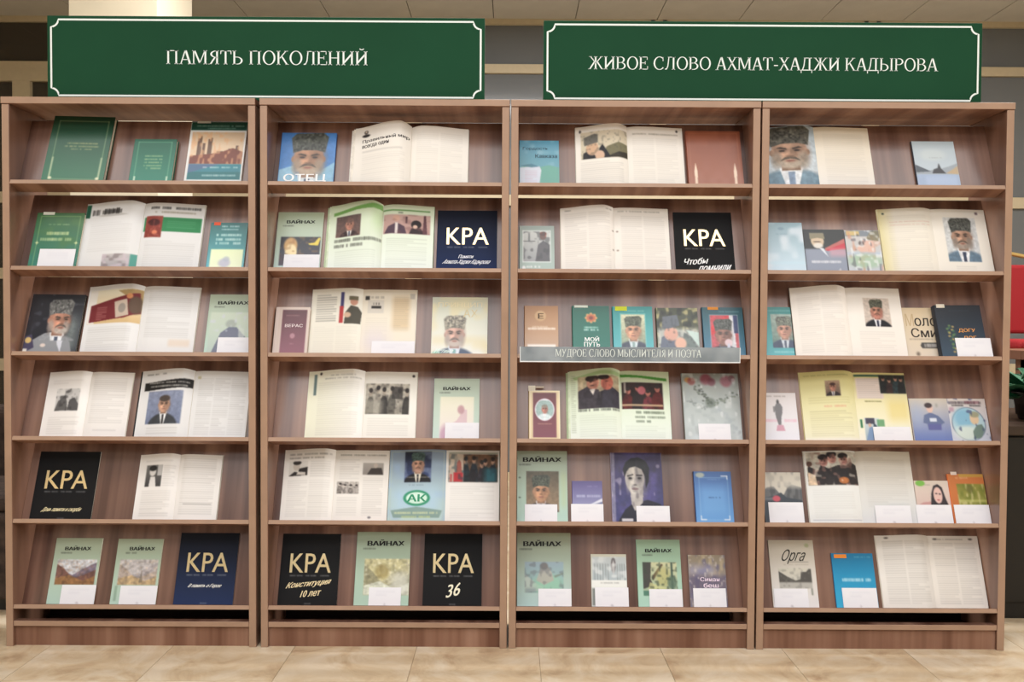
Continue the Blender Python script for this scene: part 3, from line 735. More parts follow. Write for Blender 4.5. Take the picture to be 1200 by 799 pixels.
book('16a', 'magazine', a, 'pale green magazine with a red-brown mountain valley picture, bottom left shelf', spine=(160, 186, 166))
a = vay('16b', .11, .28, .84); p = a.sub(.1, .32, .95, .71); scenery(p, (196, 190, 190), (176, 168, 170), (176, 160, 150), (186, 158, 116))
p.poly([(.55, .9), (.6, .4), (.65, .9)], (110, 100, 84), .6); a.rect(.06, .72, .12, .95, (110, 140, 116), .5)
book('16b', 'magazine', a, 'pale green magazine with a misty beige valley picture, bottom left shelf', spine=(160, 186, 160))
a = kra('16c', (12, 16, 28), (34, 50, 92)); a.T(.2, .715, .8, .775, 'В память о Герое', (232, 232, 226), 0, .05, .1)
book('16c', 'magazine', a, 'navy magazine with cream letters on the bottom shelf of the leftmost bookcase', mat=PRINT_MATT, spine=(16, 20, 34))

# ---- second bookcase
a = new('21a'); a.grad((58, 118, 190), (70, 130, 200)); a.poly([(0, .7), (.25, .62), (.4, 1), (0, 1)], (150, 196, 214), .8); a.poly([(.62, .8), (1, .55), (1, 1), (.55, 1)], (130, 180, 206), .9)
p = a.sub(.04, -.02, 1.0, 1.0); p.man(.5, -.03, 1.15, kx=1.12, skin=(190, 140, 108), hat=(74, 78, 70), suit=(140, 182, 204), beard=(176, 160, 140), shirt=(206, 216, 222), amp=.07)
a.T(.1, .775, .86, .935, 'ОТЕЦ', (246, 246, 246), 0, .05)
book('21a', 'hardcover_book', a, 'blue book with a bearded man in a lambskin hat above large white letters', hard=True, spine=(40, 84, 140))
L, R = pages('21b', (236, 230, 220)); L.ell(.2, .1, .035, .03, (50, 46, 44)); L.ell(.2, .095, .02, .02, (200, 180, 160)); L.ell(.2, .16, .07, .025, (40, 36, 36)); L.T(.14, .215, .97, .285, 'Правильный мир', (56, 48, 44), .02, .05); L.T(.14, .31, .62, .375, 'всегда один', (56, 48, 44), .02, .05); L.lines(.12, .40, .9, .46, al=.25); L.lines(.12, .48, .95, .96, al=.15); R.lines(.08, .1, .92, .94, al=.14, cols=2)
opened('21b', L, R, 'open magazine with a two-line bold headline and a tiny figure on its left page', bulge=(.036, .016), rise=(.012, .004), fan=[(232, 226, 214), (226, 220, 210)])
a = vay('22a', .125, .2, .82, (160, 174, 142), (186, 212, 206)); p = a.sub(.1, .42, .97, .9); p.grad((24, 26, 34), (64, 66, 86)); p.ell(.26, .3, .17, .28, (196, 150, 84), 1, .3); p.ell(.28, .55, .15, .3, (236, 214, 160), 1, .3); p.mott(12, 10, (150, 100, 50), .6, .8, .4); p.poly([(.7, .22), (.85, .2), (.95, .02), (1, .04), (.95, .3), (.72, .28)], (226, 200, 60)); p.rect(0, .6, .2, 1, (60, 40, 56), .7, .1)
book('22a', 'magazine', a, 'pale green magazine with a golden head on a dark picture', spine=(150, 176, 156))
L, R = pages('22b', (222, 236, 210)); L.grad((204, 220, 184), (232, 241, 234)); L.poly([(.06, .12), (.5, .07), (1, .02), (1, .1), (.5, .12), (.06, .17)], (96, 160, 62), .85); L.rect(.85, .1, 1, .4, (150, 196, 110), .35, .2)
p = L.sub(.12, .19, .6, .5); p.grad((92, 74, 70), (110, 84, 78)); p.man(.55, .02, .95, skin=(204, 140, 116), hat=None, suit=(60, 44, 46), beard=None, hair=(110, 84, 76), shirt=(226, 220, 214)); p.mott(10, 9, (130, 92, 84), .55, .85, .5)
L.words(.1, .53, 1, .58, (60, 62, 54), .85, 17); L.words(.1, .61, .66, .66, (70, 72, 64), .85, 11); L.lines(.1, .7, .94, .96, al=.2, c=(110, 120, 104))
R.grad((214, 228, 198), (234, 242, 236)); R.rect(0, .075, .92, .095, (80, 140, 60), .9); R.words(.3, .11, .4, .135, (60, 70, 60), .8, 4); p = R.sub(.02, .15, .93, .44); p.grad((196, 160, 150), (180, 140, 132)); p.poly([(.02, 1), (.1, .62), (.28, .42), (.45, .62), (.5, 1)], (78, 56, 72)); p.ell(.27, .2, .08, .16, (206, 160, 140), 1, .3); p.rect(.25, .42, .31, 1, (220, 210, 206)); p.ell(.7, .5, .11, .22, (34, 24, 26), 1, .2); p.poly([(.55, 1), (.6, .7), (.8, .7), (.9, 1)], (52, 36, 40)); p.ell(.68, .62, .05, .1, (216, 180, 160), 1, .3); p.poly([(.84, 1), (.86, .0), (.9, 0), (.94, 1)], (92, 54, 62)); p.rect(.47, .1, .51, .45, (80, 50, 56)); p.mott(9, 7, (120, 80, 80), .6, .85, .4)
R.lines(.06, .5, .92, .96, al=.22, c=(110, 120, 104))
opened('22b', L, R, 'open magazine of pale green pages with pinkish photos on both pages, second bookcase', bulge=(.030, .010), rise=(.010, .003), fan=[(214, 226, 200), (180, 196, 160)], cover=(80, 110, 70))
a = kra('22c', (10, 16, 34), (24, 44, 92)); a.T(.36, .715, .62, .77, 'Памяти', (232, 234, 240), 0, .05, .1); a.T(.08, .79, .92, .875, 'Ахмата-Хаджи Кадырова', (232, 234, 240), 0, .03, .1)
book('22c', 'magazine', a, 'navy magazine with gold letters and two slanted white lines, right end of the second shelf', mat=PRINT_MATT, spine=(14, 22, 44))
a = new('23a'); a.a[:] = (206, 188, 176); a.rect(.0, 0, .1, 1, (214, 198, 190)); p = a.sub(.2, .06, .92, .97); p.grad((84, 24, 34), (132, 60, 82)); p.words(.15, .12, .7, .14, (206, 170, 160), .6, 12); p.ell(.47, .6, .1, .06, (190, 140, 150), .7, .3); p.words(.4, .77, .54, .79, (206, 170, 176), .7, 4)
a.T(.3, .36, .82, .425, 'ВЕРАС', (236, 222, 222), 0, .03)
book('23a', 'hardcover_book', a, 'small maroon book with a pale border and white title, second bookcase', hard=True, spine=(200, 184, 172))
L, R = pages('23b', (230, 226, 212), (232, 224, 206)); L.lines(.08, .08, .52, .5, .0085, (90, 86, 84), .6); L.rect(.575, .06, .64, .3, (60, 56, 110)); L.rect(.56, .27, .64, .52, (186, 52, 52)); L.poly([(.66, .53), (.68, .36), (.78, .26), (.92, .28), (1, .36), (.98, .53)], (74, 70, 58)); L.ell(.84, .2, .075, .06, (196, 140, 116), 1, .2); L.rect(.74, .12, .92, .18, (104, 96, 72)); L.ell(.72, .4, .07, .04, (206, 170, 140), 1, .3)
L.lines(.06, .56, .95, .96, al=.13, cols=2); R.rect(.05, .1, .13, .16, (50, 48, 46)); R.words(.16, .1, .4, .14, (130, 124, 116), .7, 8); R.rect(.1, .16, .4, .36, (214, 208, 196)); R.rect(.17, .25, .35, .29, (50, 46, 44)); R.words(.2, .2, .32, .235, (60, 56, 54), .8, 4); R.rect(.56, .1, .88, .6, (206, 166, 106), .45, .1); R.lines(.58, .1, .88, .62, al=.2); R.lines(.06, .42, .5, .95, al=.12); R.rect(.04, .6, .5, .95, (214, 206, 226), .5, .3); R.rect(.88, .06, .97, .14, (150, 144, 138), .5)
opened('23b', L, R, 'open cream newspaper-like magazine with a man before a flag at top left page', bulge=(.010, .003), rise=(.003, .0), cover=(214, 210, 200))
a = new('23c'); a.grad((190, 194, 172), (232, 232, 222)); a.mott(5, 6, (222, 206, 150), .5, .9, .6); a.rect(0, .66, 1, .8, (214, 190, 120), .3, .1); a.T(.1, .09, .9, .185, 'ПРИНЦИП', (222, 210, 170), 0, .012); a.T(.56, .21, .82, .34, 'АХ', (206, 192, 150), 0, .0)
p = a.sub(.05, .26, .85, 1.05); p.man(.45, .02, .98, skin=(216, 168, 150), hat=(140, 134, 118), suit=(56, 74, 104), beard=(184, 176, 168), shirt=(214, 224, 236), tie=(120, 170, 170), amp=0); a.T(.04, .87, .42, .945, 'Истина', (226, 244, 238), 0, .04, .2); a.ell(.1, .95, .08, .04, (80, 180, 140), .7, .4); a.rect(.1, .955, .9, .98, (226, 226, 226), .8)
book('23c', 'paperback_book', a, 'pale paperback with a smiling man in a tall grey hat and faint gold title', spine=(206, 206, 190))
L, R = pages('24a', (236, 234, 226)); L.grad((232, 232, 206), (238, 236, 232), hor=True); L.rect(.1, .05, .15, .36, (96, 120, 120)); L.ell(.22, .045, .02, .02, (40, 36, 34)); L.words(.4, .07, .85, .09, (120, 116, 110), .6, 16); L.words(.3, .115, .95, .135, (120, 116, 110), .7, 20); L.lines(.16, .17, .95, .95, al=.2, cols=1)
p = R.sub(.03, .18, .86, .63); crowd(p, (190, 184, 170), [(96, 92, 84), (150, 144, 132), (60, 56, 52)], (176, 164, 148), 6, 4); p.rect(.6, .1, .85, .5, (54, 50, 48), .8); p.rect(.0, .55, .4, 1, (170, 166, 152), .6, .1); R.ell(.93, .06, .025, .02, (50, 46, 44)); R.lines(.06, .68, .9, .95, al=.2); R.lines(.2, .08, .8, .15, al=.15)
opened('24a', L, R, 'open magazine with one wide sepia crowd photo on its right page', bulge=(.024, .006), rise=(.006, .0))
a = vay('24b', .125, .2, .8, (170, 186, 160), (190, 214, 204)); p = a.sub(.14, .3, .88, 1); p.grad((220, 218, 190), (228, 216, 216)); p.poly([(.1, 1), (.2, .7), (.5, .55), (.7, .3), (.8, .3), (.8, .6), (.95, 1)], (206, 170, 180), .8); p.ell(.62, .3, .1, .1, (176, 120, 130), .8, .5); p.ell(.2, .9, .2, .25, (170, 110, 150), .6, .6)
book('24b', 'magazine', a, 'pale green magazine with a faint pink figure picture, fourth shelf of the second bookcase', spine=(170, 196, 180))
L, R = pages('25a', (232, 228, 222)); L.words(.1, .06, .95, .085, (110, 106, 100), .7, 24); L.words(.1, .115, .8, .135, (90, 86, 80), .7, 20); p = L.sub(.1, .17, .48, .38); p.grad((222, 218, 210), (210, 206, 198)); p.poly([(0, 1), (.3, .7), (.5, .75), (.55, .5), (1, .4), (1, .95)], (44, 38, 36)); p.ell(.4, .35, .18, .3, (196, 186, 174), 1, .2); p.ell(.42, .1, .22, .15, (50, 44, 40), 1, .2); p.poly([(.4, .9), (.5, .7), (.9, .75), (.9, .95)], (206, 198, 188))
L.lines(.52, .16, .95, .4, al=.28); L.lines(.08, .43, .95, .95, al=.24, cols=2); R.words(.1, .06, .95, .08, (90, 86, 80), .75, 22); R.lines(.08, .12, .48, .42, al=.26); p = R.sub(.06, .45, .46, .62); crowd(p, (196, 188, 180), [(140, 132, 126), (170, 162, 156)], (210, 200, 190), 4, 9); p = R.sub(.52, .18, .9, .35); p.grad((170, 164, 156), (140, 132, 126)); p.poly([(.2, 1), (.4, .45), (.9, .4), (1, 1)], (60, 52, 48)); p.ell(.62, .22, .1, .2, (186, 172, 160), 1, .2); R.lines(.52, .38, .92, .93, al=.26); R.lines(.06, .66, .46, .93, al=.24); R.ell(.68, .95, .03, .015, (90, 88, 96), .8, .5)
opened('25a', L, R, 'open magazine with three small black and white photos among text columns', bulge=(.020, .006), rise=(.004, .0))
L, R = pages('25b', (170, 190, 206), (234, 232, 228)); L.grad((136, 158, 188), (186, 214, 206)); L.mott(7, 8, (150, 180, 214), .5, .9, .6); L.frame(.03, .02, .97, .99, .015, (176, 196, 190), .8); p = L.sub(.27, .03, .74, .46); p.grad((26, 32, 52), (60, 80, 140)); p.mott(4, 5, (150, 170, 206), .55, .8, .5); p.man(.5, -.02, .98, skin=(216, 160, 130), hat=(72, 96, 92), suit=(24, 24, 28), beard=(190, 150, 130), shirt=(226, 222, 206), tie=(40, 40, 46)); p.words(.1, .82, .95, .86, (220, 210, 190), .7, 12); L.words(.36, .49, .62, .51, (110, 124, 140), .7, 8); L.rect(.1, .55, .9, .9, (170, 206, 236), .6, .2)
L.ell(.5, .68, .235, .11, (46, 150, 110)); L.ell(.5, .68, .185, .08, (206, 238, 222)); L.poly([(.05, .85), (.5, .8), (.95, .85), (.9, .95), (.1, .95)], (120, 150, 140), .8); L.words(.12, .87, .88, .9, (226, 230, 170), .8, 20); L.words(.25, .925, .75, .955, (206, 222, 140), .8, 12)
L.T(.34, .63, .66, .73, 'АК', (40, 146, 106), 0, .10)
p = R.sub(.05, .055, .97, .45); crowd(p, (120, 86, 62), [(34, 30, 36), (46, 42, 52), (30, 40, 46)], (196, 150, 120), 7, 12); p.rect(0, 0, .3, 1, (222, 206, 186), .85, .03); p.rect(.1, .66, .29, 1, (196, 30, 40), .9, .03); p.rect(.03, .72, .07, 1, (196, 60, 60), .8); p.poly([(.15, .66), (.17, .3), (.21, .2), (.25, .3), (.27, .66)], (170, 66, 56), .75); p.rect(.74, .5, .98, 1, (36, 118, 134), .75, .12); p.mott(14, 8, (30, 60, 76), .6, .85, .5); R.rect(.05, .035, .97, .045, (90, 110, 80), .8); R.lines(.06, .5, .95, .96, al=.18)
opened('25b', L, R, 'open magazine whose left page is blue with a green oval emblem', bulge=(.010, .006), rise=(.002, .0), cover=(150, 160, 140))
a = kra('26a'); a.T(.1, .66, .9, .76, 'Конституция', (232, 214, 170), .07, .04, .1); a.T(.37, .79, .73, .88, '10 лет', (232, 214, 170), .03, .04, .1)
book('26a', 'magazine', a, 'black magazine with gold letters and slanted words ending in «10 лет», bottom shelf', mat=PRINT_MATT, spine=(12, 12, 14))
a = vay('26b', .105, .2, .88, (158, 176, 150), (172, 204, 186), .085); p = a.sub(.16, .37, 1, .86); scenery(p, (206, 200, 150), (186, 180, 140), (150, 146, 112), (206, 210, 190)); p.ell(.4, .35, .16, .2, (150, 130, 70), .6, .5); p.rect(.6, .4, 1, 1, (214, 216, 206), .7, .2)
book('26b', 'magazine', a, 'pale green magazine between two black ones, with a yellowish cliff picture', spine=(150, 180, 160))
a = kra('26c'); a.T(.39, .7, .66, .87, '36', (238, 232, 206), .05, .03, .2)
book('26c', 'magazine', a, 'black magazine with gold letters above the slanted number 36', mat=PRINT_MATT, spine=(12, 12, 14))

# ---- third bookcase
a = new('31a'); a.grad((74, 146, 176), (110, 170, 180)); a.mott(6, 8, (150, 190, 206), .5, .9, .5); a.T(.08, .14, .72, .215, 'Гордость', (26, 40, 52), 0, .01); a.T(.4, .29, .95, .37, 'Кавказа', (22, 34, 46), 0, .02); a.poly([(0, .58), (.2, .5), (.5, .56), (.75, .52), (1, .57), (1, 1), (0, 1)], (96, 166, 150)); a.poly([(0, .57), (.5, .54), (.55, .62), (.5, .92), (.1, .98), (0, .9)], (206, 212, 226)); a.lines(.12, .62, .46, .9, c=(200, 150, 170), al=.5); a.poly([(.0, .53), (.3, .49), (.5, .55), (.3, .57)], (50, 110, 140), .7)
book('31a', 'paperback_book', a, 'light blue paperback with dark lettering over mountains and an open book', spine=(80, 140, 160))
L, R = pages('31b', (236, 230, 220)); L.ell(.09, .08, .02, .025, (60, 54, 50)); p = L.sub(.1, .1, 1, .54); p.grad((214, 202, 176), (206, 194, 166)); p.poly([(.45, 1), (.55, .6), (.8, .45), (1, .5), (1, 1)], (110, 106, 76), .9); p.poly([(.5, 1), (.8, .8), (1, .78), (1, 1)], (50, 44, 36), .9); p.poly([(.04, 1), (.05, .78), (.15, .7), (.35, .95), (.4, .62), (.46, .5), (.62, .95), (.62, 1)], (38, 38, 44)); p.ell(.24, .62, .13, .26, (210, 170, 136), 1, .15); p.poly([(.07, .5), (.06, .2), (.3, .08), (.36, .14), (.36, .42), (.1, .5)], (110, 108, 100)); p.mott(26, 14, (70, 68, 62), .6, .8, .3); p.ell(.4, .9, .1, .18, (216, 178, 150), 1, .2)
L.lines(.06, .58, .95, .96, al=.3); R.words(.1, .11, .92, .135, (120, 112, 100), .6, 18); R.lines(.08, .18, .92, .94, al=.16, cols=2); R.ell(.9, .06, .02, .02, (60, 54, 50))
opened('31b', L, R, 'open magazine with a man in a grey hat before a hill, on a top shelf', bulge=(.020, .008), rise=(.007, .001))
a = new('31c'); a.grad((130, 62, 34), (166, 98, 74)); a.mott(9, 9, (150, 80, 50), .4, .9, .5); a.frame(.05, .04, .95, .97, .008, (190, 120, 80), .6)
for u in (.14, .86):
    a.poly([(u - .02, .97), (u - .03, .72), (u, .56), (u + .03, .72), (u + .02, .97)], (244, 226, 200), .85)
a.rect(.1, .93, .9, .945, (206, 150, 120), .5)
book('31c', 'hardcover_book', a, 'plain red-brown leather hardcover with pale gilt ornaments at its lower edge', hard=True, spine=(120, 58, 36))
a = new('32a'); a.grad((140, 156, 148), (170, 192, 184)); p = a.sub(.1, .12, .88, .76); p.grad((196, 200, 196), (150, 154, 158)); p.poly([(.45, 1), (.55, .45), (.75, .3), (.98, .45), (1, 1)], (88, 88, 94)); p.ell(.74, .16, .12, .12, (170, 100, 80), 1, .2); p.ell(.74, .08, .13, .07, (120, 60, 50)); p.mott(9, 8, (60, 62, 66), .55, .7, .55); p.rect(0, .32, .45, .34, (60, 60, 64)); a.frame(.08, .1, .9, .78, .03, (226, 232, 230), .8); a.ell(.12, .9, .05, .05, WHITE, .9); a.words(.2, .85, .6, .895, WHITE, .95, 6); a.words(.4, .92, .92, .965, WHITE, .95, 9)
book('32a', 'paperback_book', a, 'small grey-green paperback with a grey photo and white lettering, third bookcase', spine=(130, 146, 140))
L, R = pages('32b', (236, 230, 222)); L.words(.08, .04, .2, .06, (110, 104, 96), .7, 6); L.words(.85, .04, .97, .06, (110, 104, 96), .7, 6); L.lines(.06, .09, .95, .95, al=.24, cols=2); R.words(.08, .05, .85, .07, (110, 104, 96), .6, 20); R.lines(.12, .12, .95, .95, al=.22, cols=2)
for v in (.37, .66): R.ell(.06, v, .02, .012, (130, 110, 96), .8); L.ell(.98, v, .015, .012, (120, 104, 92), .8)
opened('32b', L, R, 'open magazine of plain text columns on the second shelf, third bookcase', bulge=(.020, .006), rise=(.006, .001), cover=(226, 220, 206))
a = kra('32c', (12, 11, 12), (16, 16, 18)); a.T(.12, .745, .56, .845, 'Чтобы', (240, 240, 240), .03, .05, .1); a.T(.36, .86, .94, .96, 'помнили', (240, 240, 240), .03, .05, .1)
book('32c', 'magazine', a, 'black magazine with gold letters and two slanted white words, third bookcase', mat=PRINT_MATT, spine=(12, 12, 12))
a = new('33a'); a.grad((168, 116, 66), (206, 172, 146)); a.ell(.47, .2, .17, .105, (196, 156, 106)); a.T(.4, .15, .56, .255, 'Е', (70, 48, 28), 0, .04); a.words(.1, .43, .92, .475, (250, 244, 236), .95, 11); a.words(.22, .4, .7, .43, (236, 220, 200), .6, 8); a.rect(.08, .76, .92, .81, (244, 238, 230), .9, .02)
book('33a', 'hardcover_book', a, 'tan book with a round emblem and white lettered bands, behind the grey strip', hard=True, spine=(150, 104, 64))
a = new('33b'); a.grad((0, 92, 74), (10, 122, 104)); 
for k in range(8): a.ell(.5 + .13 * cos(k * pi / 4), .24 + .075 * sin(k * pi / 4), .045, .03, (206, 150, 90))
a.ell(.5, .24, .12, .07, (196, 100, 60)); a.ell(.5, .24, .06, .035, (120, 50, 40)); a.words(.31, .41, .7, .445, (226, 236, 230), .9, 8); a.words(.3, .455, .7, .495, WHITE, .95, 7)
a.T(.32, .60, .70, .70, 'МОЙ', (244, 246, 244), 0, .05); a.T(.30, .715, .72, .805, 'ПУТЬ', (244, 246, 244), 0, .05)
book('33b', 'hardcover_book', a, 'dark green book with an orange flower emblem and white two-line title', hard=True, spine=(0, 84, 70), sticker=[(.05, -.01, .42, .035, (206, 214, 204))])
a = new('33c'); a.grad((24, 136, 136), (96, 196, 206)); p = a.sub(.2, .16, .8, .86); p.grad((206, 206, 170), (130, 150, 126)); p.man(.5, .0, 1.0, skin=(222, 160, 124), hat=(84, 92, 74), suit=(64, 72, 92), beard=None, shirt=(206, 222, 226), tie=(140, 170, 170)); a.frame(.18, .14, .82, .88, .015, (150, 206, 200), .8); a.words(.3, .08, .8, .1, (170, 214, 206), .7, 12)
book('33c', 'hardcover_book', a, 'teal book with a framed portrait and a yellow-green sticker, behind the grey strip', hard=True, spine=(20, 120, 126), sticker=[(.06, .0, .36, .085, (196, 206, 50))])
a = new('33d'); a.grad((60, 66, 40), (96, 96, 70)); a.mott(11, 11, (190, 180, 120), .55, .8, .8); a.mott(9, 9, (24, 30, 20), .5, .75, .8); a.rect(0, .42, 1, .84, (206, 210, 206), .8, .1); a.poly([(.05, .84), (.1, .6), (.3, .5), (.6, .84)], (96, 106, 126)); a.poly([(.55, .84), (.65, .5), (.85, .6), (.98, .84)], (110, 124, 120)); a.ell(.33, .53, .17, .14, (216, 160, 140), 1, .2); a.poly([(.12, .42), (.14, .18), (.5, .14), (.55, .36), (.3, .42)], (92, 100, 112)); a.mott(22, 20, (60, 66, 70), .6, .8, .35); a.ell(.55, .72, .14, .12, (230, 176, 150), 1, .3); a.poly([(.7, .45), (1, .5), (1, .8)], (196, 222, 216), .8); a.rect(0, .82, 1, 1, (60, 186, 136))
book('33d', 'hardcover_book', a, 'book with a man in a grey hat among leaves and a bright green lower band', hard=True, spine=(60, 70, 60))
a = new('33e'); a.grad((10, 76, 88), (70, 130, 166)); a.words(.4, .075, .92, .1, (150, 186, 190), .6, 14); p = a.sub(.18, .16, .86, .96); p.grad((196, 60, 70), (206, 90, 100)); p.poly([(0, .3), (.6, 0), (.7, 0), (.2, .45), (0, .5)], (216, 40, 50)); p.poly([(.7, 0), (.85, 0), (.9, 1), (.7, 1)], (214, 214, 220)); p.rect(.84, 0, 1, .45, (44, 60, 110)); p.man(.45, .05, .95, skin=(160, 110, 94), hat=(78, 82, 76), suit=(50, 58, 70), beard=None, shirt=(90, 96, 110)); p.ell(.62, .68, .14, .09, (226, 200, 206), .95, .3); p.ell(.62, .82, .06, .12, (200, 206, 226), .9, .3); a.frame(.17, .15, .87, .97, .012, (190, 206, 210), .8)
book('33e', 'hardcover_book', a, 'dark teal book with a framed man before a flag and an orange sticker', hard=True, spine=(10, 60, 80), sticker=[(.14, -.005, .4, .05, (214, 140, 56))])
a = new('34a'); a.a[:] = (226, 206, 160); a.frame(0, 0, 1, 1, .03, (250, 240, 210), .8); p = a.sub(.12, .045, .88, .945); p.grad((104, 34, 40), (130, 62, 78)); p.ell(.5, .38, .42, .25, (226, 226, 236)); q = a.sub(.2, .2, .8, .58); m0 = q.M; d = np.sqrt(((a.U - .5) / .29) ** 2 + ((a.V - .387) / .205) ** 2); q.M = q.M * (d < 1); q.rect(0, 0, 1, 1, (150, 178, 176)); q.man(.5, .1, .8, skin=(206, 130, 110), hat=None, suit=(206, 222, 226), beard=None, hair=(130, 120, 106), shirt=(226, 232, 236), tie=(226, 232, 236)); a.words(.28, .66, .74, .685, (206, 170, 130), .7, 12)
book('34a', 'framed_booklet', a, 'small maroon booklet in a gold frame with an oval portrait', hard=True, spine=(206, 176, 110), sticker=[(-.03, -.1, .2, .01, (226, 218, 200)), (.2, -.09, .48, -.05, (190, 176, 160))])
L, R = pages('34b', (222, 236, 208)); L.grad((204, 219, 182), (230, 240, 232)); L.poly([(.05, .1), (.6, .03), (1, .04), (1, .1), (.6, .08), (.1, .14)], (150, 190, 120), .7); p = L.sub(.16, .1, .97, .56); p.grad((190, 176, 140), (150, 130, 110)); p.poly([(0, 1), (.0, .45), (.25, .3), (.5, .45), (.55, 1)], (58, 52, 60)); p.poly([(.5, 1), (.55, .5), (.8, .35), (1, .5), (1, 1)], (50, 46, 58)); p.ell(.36, .22, .15, .2, (206, 140, 116), 1, .15); p.ell(.7, .24, .15, .22, (206, 110, 90), 1, .15); p.ell(.34, .08, .16, .1, (50, 36, 32)); p.ell(.62, .06, .14, .08, (44, 32, 32)); p.poly([(.28, .42), (.42, .4), (.36, .6)], (222, 214, 206)); p.ell(.42, .26, .06, .16, (150, 92, 76), .7, .7); p.ell(.64, .27, .05, .16, (150, 80, 66), .7, .7); p.ell(.34, .30, .05, .02, (70, 40, 36), .8, .6); p.ell(.70, .19, .04, .02, (80, 40, 36), .8, .6); p.ell(.31, .19, .035, .02, (60, 36, 32), .8, .6); p.poly([(.42, .9), (.5, .5), (.6, .48), (.56, .92)], (36, 32, 40), .8); p.grain(.22, 12)
L.lines(.02, .06, .12, .9, c=(120, 130, 100), al=.5); L.words(.16, .565, .97, .60, (40, 46, 40), .8, 22); L.lines(.16, .64, .94, .96, al=.2, c=(110, 124, 106))
R.grad((206, 222, 184), (230, 241, 234)); R.poly([(0, .05), (.5, .07), (.95, .1), (.95, .14), (.4, .1), (0, .09)], (70, 150, 50)); p = R.sub(.03, .17, .86, .55); p.grad((44, 28, 28), (36, 22, 22)); crowd(p, (50, 30, 28), [(90, 24, 24), (40, 28, 30), (110, 40, 50)], (190, 110, 96), 4, 21); p.rect(.0, .82, 1, .9, (206, 180, 140), .8); p.ell(.48, .3, .1, .16, (196, 100, 110), .9, .3); p.rect(.05, 0, .1, .4, (200, 190, 180), .7)
R.words(.3, .58, .88, .62, (60, 76, 56), .85, 12); R.words(.28, .65, .9, .685, (90, 106, 86), .8, 12); R.words(.3, .71, .6, .745, (80, 96, 76), .8, 6); R.lines(.05, .78, .92, .96, al=.18, c=(110, 124, 106))
opened('34b', L, R, 'open magazine of pale green pages with two men embracing, third bookcase', bulge=(.026, .008), rise=(.008, .001), fan=[(214, 226, 200), (170, 186, 150)], cover=(80, 110, 70))
a = new('34c'); a.grad((140, 146, 138), (196, 208, 212)); a.mott(5, 7, (170, 180, 180), .4, .9, .7); a.mott(14, 16, (150, 160, 162), .6, .8, .4)
for u, v, r, c in ((.09, .1, .05, (206, 140, 60)), (.16, .12, .07, (150, 60, 50)), (.42, .09, .1, (140, 50, 66)), (.52, .13, .07, (120, 44, 60)), (.78, .12, .1, (146, 46, 62)), (.88, .08, .06, (110, 44, 50))): a.ell(u, v, r, r * .8, c, .85, .5)
_r = np.random.default_rng(4)
for i in range(34):
    t_ = i / 34; q = _r.normal(0, .022, 2); a.ell(.24 + t_ * .26 + q[0], .2 + t_ * .26 + q[1], .022, .014, ((50, 62, 46), (84, 96, 74), (44, 50, 42))[i % 3], .6, .6)
    q = _r.normal(0, .026, 2); a.ell(.92 - t_ * .42 + q[0], .3 + .17 * t_ + q[1], .022, .014, ((58, 70, 54), (96, 108, 88), (110, 120, 106))[i % 3], .55, .6)
    q = _r.normal(0, .018, 2); a.ell(.1 + t_ * .3 + q[0], .42 + t_ * .1 + q[1], .018, .011, (110, 120, 116), .5, .6)
    q = _r.normal(0, .03, 2); a.ell(.6 + t_ * .36 + q[0], .5 + t_ * .42 + q[1], .026, .02, (158, 168, 174), .5, .6)
a.ell(.48, .44, .09, .07, (60, 74, 56), .6, .6); a.mott(12, 10, (222, 226, 226), .7, .85, .5)
book('34c', 'hardcover_book', a, 'frosty grey book with red flowers and a dark twig on its cover', hard=True, spine=(120, 124, 120))
a = vay('35a', .075, .12, .88, (156, 170, 146), (176, 212, 200), .08); a.rect(.88, .3, .97, .8, (180, 190, 120), .35, .1); p = a.sub(.18, .29, .83, .86); p.grad((92, 84, 66), (150, 124, 96)); p.man(.45, .05, .98, skin=(206, 150, 110), hat=(74, 80, 66), suit=(52, 44, 54), beard=None, shirt=(206, 206, 216), tie=(90, 84, 104))
for v in (.38, .66): a.ell(.05, v, .02, .01, (50, 60, 50), .8)
book('35a', 'magazine', a, 'pale green magazine with a portrait of a man in a dark fur hat', spine=(150, 176, 156))
a = new('35b'); a.grad((92, 82, 140), (170, 180, 214)); a.words(.5, .12, .85, .15, (150, 140, 190), .6, 8); a.words(.14, .34, .95, .40, (190, 196, 226), .9, 11); a.poly([(.45, .62), (1, .42), (1, .62)], (226, 228, 240), .9); a.poly([(.5, .62), (.8, .55), (1, .5), (1, .66)], (96, 104, 150), .9)
book('35b', 'brochure', a, 'small violet brochure with a pale mountain slope, fifth shelf', spine=(90, 80, 130))
a = new('35c'); a.grad((58, 46, 92), (60, 64, 120)); a.mott(5, 6, (90, 80, 150), .5, .9, .6); a.rect(0, 0, .07, 1, (150, 146, 170), .7); a.mott(12, 10, (200, 190, 210), .78, .9, .5); a.poly([(.1, 1), (.25, .82), (.42, .72), (.7, .68), (.95, .74), (1, 1)], (30, 28, 46)); a.poly([(.36, .62), (.62, .62), (.5, .85), (.42, .8)], (196, 190, 186)); a.poly([(.36, .55), (.62, .5), (.6, .72), (.44, .84), (.38, .74)], (178, 172, 168)); a.ell(.46, .37, .19, .215, (204, 198, 190), 1, .12); a.ell(.45, .52, .11, .08, (204, 198, 190), 1, .4); a.ell(.6, .42, .10, .22, (130, 124, 124), .55, .9); a.ell(.32, .42, .04, .16, (150, 144, 142), .6, .8)
a.poly([(.26, .36), (.23, .24), (.29, .14), (.4, .08), (.55, .07), (.68, .12), (.75, .22), (.73, .42), (.67, .52), (.66, .34), (.6, .24), (.48, .2), (.36, .22), (.3, .28)], (20, 18, 24)); a.mott(12, 8, (60, 54, 70), .7, .9, .35)
